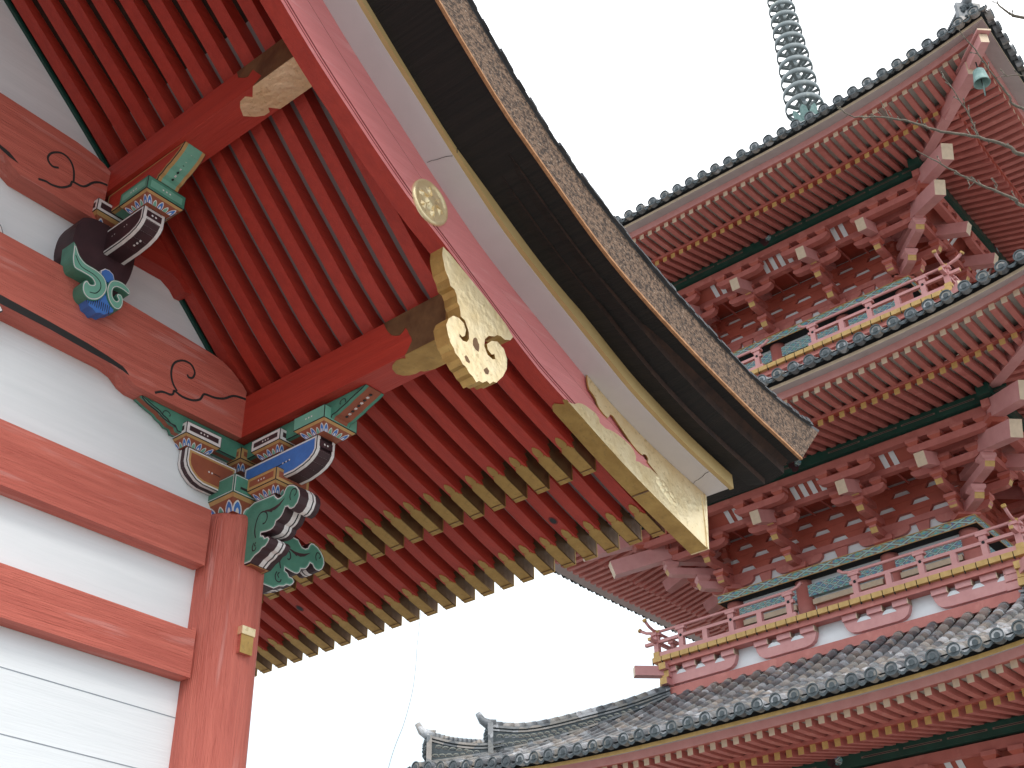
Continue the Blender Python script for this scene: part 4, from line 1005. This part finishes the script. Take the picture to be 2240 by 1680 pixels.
def beam_u(mb, n, h, z0, z1, w, m, over=.0):
    mb.box(n-w/2, n+w/2, -(h+over), h+over, z0, z1, m)
for li, L in enumerate(LV):
    E, zd, b = L['E'], L['zd'], L['b']; z0 = zd-.33-1.33
    bay = b*.37
    # brackets
    for k in range(4):
        for u in (-bay, bay):
            if first_b: o = bset; first_b = False
            else: o = copy(bset, pag)
            o.location = rot(k) @ Vector((b, u, z0)); o.rotation_euler = (0, 0, math.pi/2*k)
        if first_c: o = cset; first_c = False
        else: o = copy(cset, pag)
        o.location = rot(k) @ Vector((b, b, z0)); o.rotation_euler = (0, 0, math.pi/2*k)
    # walls, tie beams, ceilings between brackets
    for k in range(4):
        mb = MB(); mb.T = rot(k)
        mb.box(b-.05, b, -b, b, z0, z0+1.32, 'p_white')
        zr = [.27, .50, .73, .96]
        for j, zz in enumerate(zr):
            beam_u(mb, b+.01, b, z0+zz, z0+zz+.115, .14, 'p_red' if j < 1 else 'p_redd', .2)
            if j < 3:
                nb_ = int(2*b/.60); so = .0 if j % 2 == 0 else .5
                for i in range(nb_+1 if so == 0 else nb_):
                    u = -b+.05+(i+so)*(2*b-.1)/nb_
                    mb.hexa([(b-.01, u-.135, z0+zz+.115), (b+.07, u-.135, z0+zz+.115), (b+.07, u+.135, z0+zz+.115), (b-.01, u+.135, z0+zz+.115),
                             (b-.01, u-.215, z0+zz+.232), (b+.07, u-.215, z0+zz+.232), (b+.07, u+.215, z0+zz+.232), (b-.01, u+.215, z0+zz+.232)], 'p_redd')
        beam_u(mb, b+.0, b, z0+1.19, z0+1.33, .14, 'p_redd', .2)
        # struts between columns just above the painted plate
        for u in (0, -bay*1.85, bay*1.85):
            mb.hexa([(b, u-.07, z0), (b+.05, u-.07, z0), (b+.05, u+.07, z0), (b, u+.07, z0), (b, u-.13, z0+.27), (b+.05, u-.13, z0+.27), (b+.05, u+.13, z0+.27), (b, u+.13, z0+.27)], 'p_red')
        mb.T = None; mb.build('bracket_wall', pag)
        mb = MB(); mb.T = rot(k)
        beam_u(mb, b+.84, b+.84, z0+.915, z0+1.03, .13, 'p_red', .15)
        beam_u(mb, b+1.24, b+1.24, z0+1.155, z0+1.30, .14, 'p_red', .25)
        mb.T = None; mb.build('tie_beam', pag)
        mb = MB(); mb.T = rot(k)
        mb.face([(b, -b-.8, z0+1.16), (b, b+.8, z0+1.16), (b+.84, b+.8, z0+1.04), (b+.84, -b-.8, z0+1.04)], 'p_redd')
        for q_ in xs(-b-.7, b+.7, int(b*7)): mb.box(b+.05, b+.80, q_-.02, q_+.02, z0+1.03, z0+1.05, 'p_red')
        mb.face([(b+.86, -b-1.0, z0+1.0), (b+.86, b+1.0, z0+1.0), (b+1.2, b+1.0, z0+1.29), (b+1.2, -b-1.0, z0+1.29)], 'p_redd')
        for uc in (0, -(bay+b)/2, (bay+b)/2):
            for du in (-.27, -.09, .09, .27):
                if uc and abs(du) > .2: continue
                u = uc+du; mb.face([(b+.865, u-.05, z0+.985), (b+.865, u+.05, z0+.985), (b+1.2, u+.05, z0+1.27), (b+1.2, u-.05, z0+1.27)], 'p_white')
        mb.T = None; mb.build('bracket_ceiling', pag)
        # dark green purlin with striped line and a crest
        mb = MB(); mb.T = rot(k); zz = zd-.33
        mb.box(b+1.17, b+1.39, -(b+1.6), b+1.6, zz, zz+.20, 'p_green')
        x_ = b+1.391
        s_ = -(b+1.2)
        while s_ < b+1.2:
            if abs(s_+.3) > .35: mb.face([(x_, s_, zz+.085), (x_, s_+.62, zz+.085), (x_, s_+.62, zz+.115), (x_, s_, zz+.115)], 'p_stripe'); mb.face([(x_+.001, s_+.03, zz+.094), (x_+.001, s_+.59, zz+.094), (x_+.001, s_+.59, zz+.106), (x_+.001, s_+.03, zz+.106)], 'p_dark')
            mb.face([(b+1.26, s_, zz-.0015), (b+1.26, s_+.62, zz-.0015), (b+1.285, s_+.62, zz-.0015), (b+1.285, s_, zz-.0015)], 'p_stripe')
            s_ += .70
        for a in range(3):
            cy, cz = .07*math.cos(a*2.094+.5), .06*math.sin(a*2.094+.5)
            mb.face([(x_+.003, cy+.075*math.cos(t*math.pi/5), zz+.1+cz+.075*math.sin(t*math.pi/5)) for t in range(10)], 'maroon' if a else 'brocade_small')
        mb.T = None; mb.build('purlin', pag)
        # painted plate under the brackets and the tie beam below it
        mb = MB(); mb.T = rot(k); bo = b+.24
        bq = bo-.004*(k % 2); mb.box(b-.1, bo, -bq, bq, z0-.155, z0-.002, 'p_dark', {'+x': 'brocade', '+y': 'brocade', '-y': 'brocade', '+z': 'p_redd'})
        mb.box(bo, bo+.012, -bo-.012, bo+.012, z0-.165, z0-.150, 'ochre'); mb.box(bo, bo+.012, -bo-.012, bo+.012, z0-.012, z0+.0, 'p_gold')
        mb.T = None; mb.build('painted_plate', pag)
        mb = MB(); mb.T = rot(k)
        mb.box(b-.02, b+.11, -b-.12, b+.12, z0-.50, z0-.28, 'brocade_small')
        for uu in (-b, -bay, bay, b): mb.tube([(b+.11, uu, z0-.39), (b+.155, uu, z0-.39)], .05, 'p_dark', 6)
        mb.T = None; mb.build('painted_tie_beam', pag)
    # storey walls and columns
    zf = (1.0, 9.93, 15.15)[li]
    mb = MB(); mb.box(-b, b, -b, b, zf, z0-.15, 'p_white')
    for k in range(4):
        mb.T = rot(k)
        for u0, u1, m_ in ((-b+.2, -bay-.2, 'p_green'), (bay+.2, b-.2, 'p_green'), (-bay+.2, bay-.2, 'p_red')):
            mb.box(b, b+.02, u0, u1, zf, z0-.62, m_)
            mb.box(b+.02, b+.09, u0-.03, u1+.03, z0-.66, z0-.56, 'p_cream'); mb.box(b+.02, b+.09, u0, u1, zf, zf+.12, 'p_pink')
        mb.box(b+.0, b+.13, -b-.1, b+.1, zf+.02, zf+.24, 'p_pink'); mb.T = None
    mb.build('storey_wall', pag)
    cm = MB(); cm.tube([(0, 0, zf), (0, 0, z0-.16)], .165, 'p_red', 18)
    c0 = cm.build('column', pag); fc = True
    for k in range(4):
        for u in (-b, -bay, bay):
            o = c0 if fc else copy(c0, pag); fc = False
            o.location = rot(k) @ Vector((b, u, 0))

# ---- balconies
def balcony(zf, hb, zb, gap):
    """zf: underside of the yellow floor edge, hb: half width, zb: bottom of base beam"""
    P = {}
    for k in range(4):
        mb = MB(); mb.T = rot(k)
        mb.box(hb-.6, hb-.005, -hb+.01, hb-.01, zf+.0, zf+.095, 'p_gold')
        n_ = int(2*hb/.2)
        for i in range(n_):
            u = -hb+i*(2*hb/n_)
            mb.box(hb-.006, hb+.012, u+.008, u+2*hb/n_-.008, zf+.002, zf+.093, 'p_gold')
            mb.box(hb-.03, hb-.003, u-.008, u+.008, zf-.03, zf+.094, 'p_dark')
        mb.box(hb-.26, hb-.06, -hb+.15, hb-.15, zf-.10, zf, 'p_red'); mb.box(hb-.16, hb-.09, -hb+.1, hb-.1, zf-.035, zf, 'p_pink')
        mb.T = None; mb.build('balcony_floor', pag)
        # base: white plaster with arms and blocks, beam at the foot
        hn = hb-.27; mb = MB(); mb.T = rot(k)
        mb.box(hn-.1, hn, -hn, hn, zb+.1, zf-.05, 'p_white')
        mb.T = None; mb.build('base_plaster', pag)
        mb = MB(); mb.T = rot(k); mb.box(hn-.05, hn+.15, -hn-.15+.004*(k % 2), hn+.15-.004*(k % 2), zb, zb+.17, 'p_red'); mb.T = None; mb.build('base_beam', pag)
        mb = MB(); mb.T = rot(k)
        H0 = zb+.235; H1 = H0+.15; r = .12
        for c_, hl, cut in ((-hn+.42, .98, -1), (-.86, .60, 0), (.86, .60, 0), (hn-.42, .98, 1)):
            a, d_ = c_-hl, c_+hl
            a = max(a, -hn-.12) if cut < 0 else a; d_ = min(d_, hn+.12) if cut > 0 else d_
            o = [(a, H1+.08), (d_, H1+.08)]
            o += [(d_, H0)] if cut > 0 else [(d_-.02, H1), (d_-.06, H0+.07), (d_-.13, H0+.02), (d_-.24, H0)]
            o += [(a, H0)] if cut < 0 else [(a+.24, H0), (a+.13, H0+.02), (a+.06, H0+.07), (a+.02, H1)]
            # half-moon openings showing the plaster: cut the top edge between blocks
            mb.prism(o, lambda u_, z_, w_: (w_, u_, z_), hn, hn+.10, 'p_pink')
            nb_ = 3 if cut == 0 else 4; span = (d_-a)-.28
            us = [a+.14+span*j/(nb_-1) for j in range(nb_)]
            for uu in us: mb.box(hn+.0, hn+.15, uu-.14, uu+.14, H1+.08, H1+.18, 'p_pink'); mb.box(hn, hn+.156, uu+.128, uu+.14, H1+.07, H1+.17, 'p_cream')
            for u_a, u_b in zip(us, us[1:]):
                m0 = (u_a+u_b)/2; w_ = min(.10, (u_b-u_a)/2-.13) if (u_b-u_a)/2 > .17 else .05
                mb.poly([(hn+.102, m0-w_-.03, H1+.02), (hn+.102, m0+w_+.03, H1+.02), (hn+.102, m0+w_, H1+.06), (hn+.102, m0+w_*.5, H1+.09), (hn+.102, m0-w_*.5, H1+.09), (hn+.102, m0-w_, H1+.06)], 'p_white')
        mb.box(hn, hn+.12, -hn-.1, hn+.1, H1+.18, zf-.0, 'p_pink')
        mb.T = None; mb.build('base_bracket', pag)
        # stub beams with yellow ends at the corners
        mb = MB(); mb.T = rot(k)
        for zz, ov in ((zf-.17, .17), (zf-.30, .08), (zf-.45, .16)):
            mb.box(hn-.02, hn+.13, hn-.2, hn+.13+ov, zz, zz+.12, 'p_pink', {'+y': 'p_gold'}); 
            mb.box(hn+.13, hn+.14+ov*.6, hn+.02, hn+.14, zz-.01, zz+.11, 'p_gold')
        mb.T = Matrix(rot(k)) @ Matrix.Rotation(math.pi/4, 4, 'Z'); q2 = math.sqrt(2)
        mb.box(hn*q2-.2, (hb)*q2+.36, -.09, .09, zf-.26, zf-.08, 'p_pink', {'+x': 'p_cream'})
        mb.T = None; mb.build('corner_stub', pag)
    # railings: two lengths per side with upturned ends at the opening
    z1 = zf+.10
    for k in range(4):
        for sg in (-1, 1):
            mb = MB(); mb.T = rot(k); n_ = hb-.08
            mb.box(n_-.05, n_+.05, min(sg*gap, sg*(hb-.08)), max(sg*gap, sg*(hb-.08)), z1, z1+.085, 'p_pink')
            mb.box(n_-.035, n_+.035, min(sg*(gap+.02), sg*(hb+.18)), max(sg*(gap+.02), sg*(hb+.18)), z1+.275, z1+.33, 'p_pink', {('+y' if sg > 0 else '-y'): 'p_gold'})
            path = [(n_, sg*(gap-.16), z1+.60), (n_, sg*(gap-.08), z1+.535), (n_, sg*(gap+.04), z1+.505), (n_, sg*(gap+.2), z1+.50), (n_, sg*(hb-.3), z1+.50), (n_, sg*(hb), z1+.51), (n_, sg*(hb+.14), z1+.545), (n_, sg*(hb+.27), z1+.62)]
            mb.tube(path, .029, 'p_pink', 8)
            mb.tube([path[-1], (n_, sg*(hb+.30), z1+.645)], .042, 'p_gold', 8); mb.tube([(n_, sg*(hb-.16), z1+.50), (n_, sg*(hb-.02), z1+.505)], .042, 'p_gold', 8)
            mb.T = None; rl = mb.build('railing', pag)
            for j, u in enumerate([gap+.12, gap+.72, gap+1.30, gap+1.86, gap+2.38, hb-.08]):
                if u > hb-.05 or (j < 5 and u > hb-.35): continue
                full = j in (0, 2, 4, 5); pb_ = MB(); pb_.T = rot(k)
                pb_.box(n_-.045, n_+.045, sg*u-.05, sg*u+.05, z1+.085, z1+(.27 if not full else .27), 'p_pink')
                if full:
                    pb_.box(n_-.035, n_+.035, sg*u-.06, sg*u+.06, z1+.335, z1+.44, 'p_pink'); pb_.box(n_-.055, n_+.055, sg*u-.10, sg*u+.10, z1+.42, z1+.47, 'p_pink')
                    pb_.tube([(n_+.034, sg*u, z1+.30), (n_+.045, sg*u, z1+.30)], .028, 'p_dark', 6)
                    if j == 5: pb_.box(n_-.06, n_+.06, sg*u-.065, sg*u+.065, z1-.02, z1+.10, 'p_gold')
                pb_.T = None; pb_.build('rail_post', rl)
balcony(9.83, 3.53, 9.17, .52)
balcony(15.06, 3.41, 14.40, .50)
# stone podium
mb = MB(); mb.box(-4.4, 4.4, -4.4, 4.4, 0, .85, 'stone'); mb.box(-4.5, 4.5, -4.5, 4.5, .85, 1.0, 'stone'); mb.build('podium', pag)

# ---- corner ridges with end tiles
def ridge(li, k, dn_end, top, tipup, lat=True, n_in=None):
    """raised ridge along the hip; dn_end: n of its end plate; top: list of (n, z) for the ridge top"""
    L = LV[li]; mb = MB(); mb.T = rot(k) @ Matrix.Rotation(math.pi/4, 4, 'Z'); q2 = math.sqrt(2); zz = lambda n: zsurf(L, n, n)
    ft = lerp_curve(top); n0 = n_in or L['nin']; ns_ = xs(n0, dn_end, 16); w = .12
    for a, c_ in zip(ns_, ns_[1:]):
        for y0, y1, d0, d1, m_ in ((-w, w, 0, 1, 'tile_end'),):
            P = [(a*q2, y0, zz(a)-.05), (c_*q2, y0, zz(c_)-.05), (c_*q2, y1, zz(c_)-.05), (a*q2, y1, zz(a)-.05), (a*q2, y0, ft(a)-.06), (c_*q2, y0, ft(c_)-.06), (c_*q2, y1, ft(c_)-.06), (a*q2, y1, ft(a)-.06)]
            mb.hexa(P, 'tile_end')
        for zf0, zf1, ww in ((-.10, -.06, .15), (-.155, -.125, .135)):
            if ft(c_)-.15 > zz(c_)+.02:
                mb.hexa([(a*q2, -ww, ft(a)+zf0), (c_*q2, -ww, ft(c_)+zf0), (c_*q2, ww, ft(c_)+zf0), (a*q2, ww, ft(a)+zf0), (a*q2, -ww, ft(a)+zf1), (c_*q2, -ww, ft(c_)+zf1), (c_*q2, ww, ft(c_)+zf1), (a*q2, ww, ft(a)+zf1)], 'tile')
        mb.hexa([(a*q2, -.15, zz(a)+.03), (c_*q2, -.15, zz(c_)+.03), (c_*q2, .15, zz(c_)+.03), (a*q2, .15, zz(a)+.03), (a*q2, -.15, zz(a)+.065), (c_*q2, -.15, zz(c_)+.065), (c_*q2, .15, zz(c_)+.065), (a*q2, .15, zz(a)+.065)], 'tile')
    pth = [(n*q2, 0, ft(n)-.03) for n in ns_]
    for i in range(0, len(pth)-1): mb.tube([pth[i], pth[i+1]], .088, 'tile', 10, r1=.078)
    e = dn_end*q2
    mb.tube([(e-.08, 0, ft(dn_end)-.03), (e+.05, 0, ft(dn_end)-.0), (e+.15, 0, ft(dn_end)+.06), (e+.23, 0, ft(dn_end)+tipup*.8)], .112, 'tile', 10, r1=.05)
    # net of curved tiles in the side of the ridge
    if lat:
        for sd_ in (-1, 1):
            y = sd_*(w+.004); x0 = dn_end-.04; j = 0
            while x0 > n0+.3:
                hgt = ft(x0)-.16-(zz(x0)+.07)
                rows = 2 if hgt > .13 else (1 if hgt > .05 else 0)
                for r_ in range(rows):
                    zc = zz(x0)+.07+hgt*(r_+.5)/rows; rr = min(.055, hgt/rows*.5)
                    cx = (x0-.03-(.04 if r_ % 2 else 0))*q2
                    for sgn in (1, -1):
                        pp = [(cx+rr*1.25*math.cos(t*math.pi/5), y, zc+sgn*(rr*.9*math.sin(t*math.pi/5)-rr*.45)) for t in range(6)]
                        for p_, q_ in zip(pp, pp[1:]): mb.face([(p_[0], y, p_[2]-.010), (q_[0], y, q_[2]-.010), (q_[0], y+sd_*.012, q_[2]+.008), (p_[0], y+sd_*.012, p_[2]+.008)], 'p_board' if sgn > 0 else 'tile')
                x0 -= .085
    # end plate with demon-face tile
    mb.box(e-.03, e+.06, -.22, .22, zz(dn_end)-.03, ft(dn_end)-.04, 'tile')
    mb.T = None; r_ = mb.build('corner_ridge', roofs[li])
    mb = MB(); mb.T = rot(k) @ Matrix.Rotation(math.pi/4, 4, 'Z')
    random.seed(11+k); zc = (zz(dn_end)+ft(dn_end))/2-.02; hh = (ft(dn_end)-zz(dn_end))*.5
    for i in range(26):
        a = random.random()*2*math.pi; q_ = random.random()**.5; yy = .16*q_*math.cos(a); z_ = zc+hh*.9*q_*math.sin(a); rr = .035+.03*random.random()
        xo = e+.05+.07*(1-q_)+.02*random.random()
        for A_, B__ in ((0, 1), (1, 2)):
            for t in range(6):
                t0, t1 = t*math.pi/3, (t+1)*math.pi/3; ra = rr*(1, .8, 0)[A_]; rb = rr*(1, .8, 0)[B__]; xa = xo-.04+(.0, .05, .075)[A_]; xb_ = xo-.04+(.0, .05, .075)[B__]
                mb.face([(xa, yy+ra*math.cos(t0), z_+ra*math.sin(t0)), (xa, yy+ra*math.cos(t1), z_+ra*math.sin(t1)), (xb_, yy+rb*math.cos(t1), z_+rb*math.sin(t1)), (xb_, yy+rb*math.cos(t0), z_+rb*math.sin(t0))], 'tile_end')
    mb.T = None; mb.build('end_tile', r_)
for k in range(4):
    ridge(0, k, 6.42, [(6.42, 8.46), (6.1, 8.36), (5.7, 8.34), (5.2, 8.5)], .24, n_in=5.5)
    ridge(0, k, 5.66, [(5.66, 8.66), (5.3, 8.63), (4.95, 8.70), (4.4, 8.90), (3.9, 9.10), (3.35, 9.38)], .24)
    ridge(1, k, 5.9, [(5.9, 13.85), (5.2, 13.85), (4.5, 14.1), (3.2, 14.8)], .24)
    ridge(2, k, 5.45, [(5.45, 19.2), (4.8, 19.25), (3.5, 20.0), (.6, 22.9)], .24)
    mb = MB(); mb.T = rot(k) @ Matrix.Rotation(math.pi/4, 4, 'Z')
# ---- spire
sp = MB(); sp.box(-.65, .65, -.65, .65, 22.1, 22.9, 'bronze'); sp.box(-.75, .75, -.75, .75, 22.9, 23.0, 'bronze')
def lathe(mb, prof, m, n=24, cx=0, cy=0):
    for (ra, za), (rb, zb) in zip(prof, prof[1:]):
        for t in range(n):
            a, b_ = 2*math.pi*t/n, 2*math.pi*(t+1)/n
            mb.face([(cx+ra*math.cos(a), cy+ra*math.sin(a), za), (cx+ra*math.cos(b_), cy+ra*math.sin(b_), za), (cx+rb*math.cos(b_), cy+rb*math.sin(b_), zb), (cx+rb*math.cos(a), cy+rb*math.sin(a), zb)], m, True)
lathe(sp, [(.62, 23.0), (.60, 23.3), (.45, 23.6), (.2, 23.72)], 'bronze')
sp.tube([(0, -.01, 23.6), (0, -.17, 29.9)], .075, 'bronze', 14)
for t in range(8):     # open lotus petals below the rings
    a = t*math.pi/4+.2
    for da in (-.33, 0, .33): pass
    c_, s_ = math.cos(a), math.sin(a)
    def pp(r_, tt, z_): return (r_*c_-tt*s_, r_*s_+tt*c_, z_)
    sp.face([pp(.12, -.05, 23.75), pp(.12, .05, 23.75), pp(.27, .12, 23.95), pp(.27, -.12, 23.95)], 'bell_green', True)
    sp.face([pp(.27, -.12, 23.95), pp(.27, .12, 23.95), pp(.36, .08, 24.12), pp(.40, 0, 24.2), pp(.36, -.08, 24.12)], 'bell_green', True)
spire = sp.build('spire', pag)
RZ = [24.42, 24.88, 25.35, 25.83, 26.30, 26.75, 27.19, 27.63, 28.07, 28.50, 28.92]
for i, z in enumerate(RZ):
    rr = .475-.0165*i; rg_ = MB()
    lathe(rg_, [(rr, 0-.075), (rr+.012, 0), (rr, .075), (rr-.022, .075), (rr-.022, -.075), (rr, -.075)], 'bronze', 36)
    lathe(rg_, [(.10, -.10), (.155, -.06), (.17, .02), (.14, .12), (.09, .17)], 'bronze', 16)
    for t in range(8):
        a = t*math.pi/4+.15; c_, s_ = math.cos(a), math.sin(a)
        def pq(r_, tt, z_): return (r_*c_-tt*s_, r_*s_+tt*c_, z_)
        w0, w1 = .028, .055
        rg_.hexa([pq(.10, -w0, -.055), pq(rr-.01, -w1, -.055), pq(rr-.01, w1, -.055), pq(.10, w0, -.055), pq(.10, -w0, -.04), pq(rr-.01, -w1, -.04), pq(rr-.01, w1, -.04), pq(.10, w0, -.04)], 'bronze')
    rg_.build('spire_ring', spire, loc=(-.0, -.03-.012*i, z))
# wind bell under the top roof's near corner
pc = PM @ Vector((5.29, 5.29, 0)); pc.z = 17.52
bell = tag(empty('wind_bell', pc, .4), 'pale green bronze wind bell with a hanging clapper under the top roof corner', 'bell')
mb = MB(); lathe(mb, [(.02, .26), (.075, .25), (.10, .22), (.115, .10), (.135, -.03), (.145, -.06), (.130, -.06), (.10, .10), (.05, .2)], 'bell_green', 20); mb.build('bell_body', bell)
mb = MB(); mb.tube([(0, 0, .2), (0, 0, -.12)], .008, 'p_dark', 6); mb.face([(-.10, .0, -.28), (0, 0, -.34), (.10, .0, -.26), (.07, .0, -.12), (-.06, .0, -.12)], 'bell_green'); mb.face([(-.10, .006, -.28), (0, .006, -.34), (.10, .006, -.26), (.07, .006, -.12), (-.06, .006, -.12)], 'bell_green'); mb.build('clapper', bell)
mb = MB(); mb.tube([(0, 0, .25), (0, 0, .52)], .012, 'p_dark', 6); mb.build('hook', bell)

# ================================================================== bare tree at the right
tree = tag(empty('bare_tree', (-4.4, 6.6, 0)), 'leafless tree with thin budded branches reaching in from the right', 'tree')
T0 = Vector((-4.4, 6.6, 0))
def tp3(p): return tuple(Vector(p)-T0)
tk = MB(); tk.tube([(0, 0, 0), (.05, -.05, 1.5), (-.05, -.1, 3.2), (.1, -.2, 4.8), (.25, -.5, 6.2), (.4, -.9, 7.4)], .17, 'bark_twig', 12, r1=.05); tk.build('trunk', tree)
random.seed(21)
def branch(pts, r0, r1, tail_):
    path = smooth_path(pts+tail_, 5); path = [tp3(p) for p in path]
    path = [(p[0]+random.uniform(-.004, .004), p[1]+random.uniform(-.004, .004), p[2]+random.uniform(-.004, .004)) for p in path]
    mb = MB(); mb.tube(path, r0, 'bark_twig', 7, r1=r1)
    for i in range(2, int(len(path)*.8)):
        if random.random() < .38:
            p = Vector(path[i]); d = Vector((random.uniform(-.3, .3), random.uniform(-.5, .2), random.uniform(.3, 1))).normalized(); l = random.uniform(.015, .07)
            q = p+d*l; mb.tube([tuple(p), tuple(q)], .0035, 'bark_twig', 5, r1=.0025)
            mb.tube([tuple(q), tuple(q+d*.012)], .006, 'bark_twig', 5, r1=.002)
    return mb.build('branch', tree)
branch([(-2.12, 2.89, 7.43), (-2.21, 2.96, 7.36), (-2.29, 3.11, 7.32), (-2.38, 3.24, 7.26), (-2.5, 3.38, 7.18), (-2.61, 3.56, 7.1), (-2.72, 3.7, 7.0), (-2.78, 3.76, 6.95)], .003, .016, [(-3.1, 4.3, 6.7), (-3.8, 5.4, 6.3), (-4.15, 6.1, 6.2)])
branch([(-2.5, 3.2, 7.13), (-2.61, 3.3, 7.03), (-2.71, 3.39, 6.94), (-2.8, 3.48, 6.86), (-2.9, 3.6, 6.76), (-2.95, 3.65, 6.7)], .003, .016, [(-3.3, 4.2, 6.3), (-3.9, 5.4, 5.6), (-4.28, 6.35, 4.9)])
branch([(-2.17, 3.71, 7.6), (-2.29, 3.75, 7.49), (-2.42, 3.78, 7.36), (-2.54, 3.81, 7.24), (-2.63, 3.87, 7.15)], .0025, .013, [(-3.1, 4.4, 6.9), (-3.8, 5.4, 6.7), (-4.1, 5.9, 6.8)])
branch([(-2.3, 3.52, 7.42), (-2.38, 3.54, 7.35), (-2.47, 3.56, 7.25), (-2.56, 3.56, 7.16), (-2.61, 3.56, 7.1)], .0025, .005, [])
branch([(-2.17, 3.97, 7.65), (-2.20, 3.98, 7.62), (-2.26, 4.02, 7.57), (-2.31, 4.08, 7.53)], .003, .014, [(-2.9, 4.7, 7.4), (-4.05, 5.8, 7.2)])
branch([(-2.28, 3.12, 7.46), (-2.31, 3.13, 7.38), (-2.33, 3.14, 7.30)], .002, .003, [])
branch([(-2.62, 3.53, 7.22), (-2.64, 3.55, 7.15), (-2.66, 3.60, 7.06)], .002, .003, [])

branch([(-2.32, 4.10, 7.50), (-2.27, 4.13, 7.56), (-2.25, 4.20, 7.55), (-2.30, 4.28, 7.52)], .002, .004, [])
branch([(-2.44, 3.79, 7.33), (-2.50, 3.86, 7.35), (-2.56, 3.95, 7.33), (-2.64, 4.06, 7.30)], .002, .005, [])
branch([(-2.66, 3.40, 6.80), (-2.69, 3.45, 6.86), (-2.71, 3.40, 6.93)], .002, .003, [])
branch([(-2.84, 3.52, 6.95), (-2.85, 3.53, 6.88), (-2.83, 3.51, 6.82)], .002, .003, [])
# ---- loose cable hanging in the gap between gate and pagoda
cb = MB(); cb.tube(smooth_path([(-5.60, -3.95, 7.4), (-5.66, -4.04, 6.95), (-5.71, -4.13, 6.6), (-5.74, -4.16, 6.51), (-5.79, -4.24, 6.24), (-5.81, -4.32, 6.03), (-5.82, -4.41, 5.83), (-5.81, -4.5, 5.65), (-5.81, -4.59, 5.43), (-5.80, -4.7, 5.0), (-5.8, -4.8, 4.0), (-5.8, -4.85, 0)], 3), .0026, 'cable', 5)
tag(cb.build('cable'), 'thin loose cable curving down against the sky below the gate eave', 'cable')
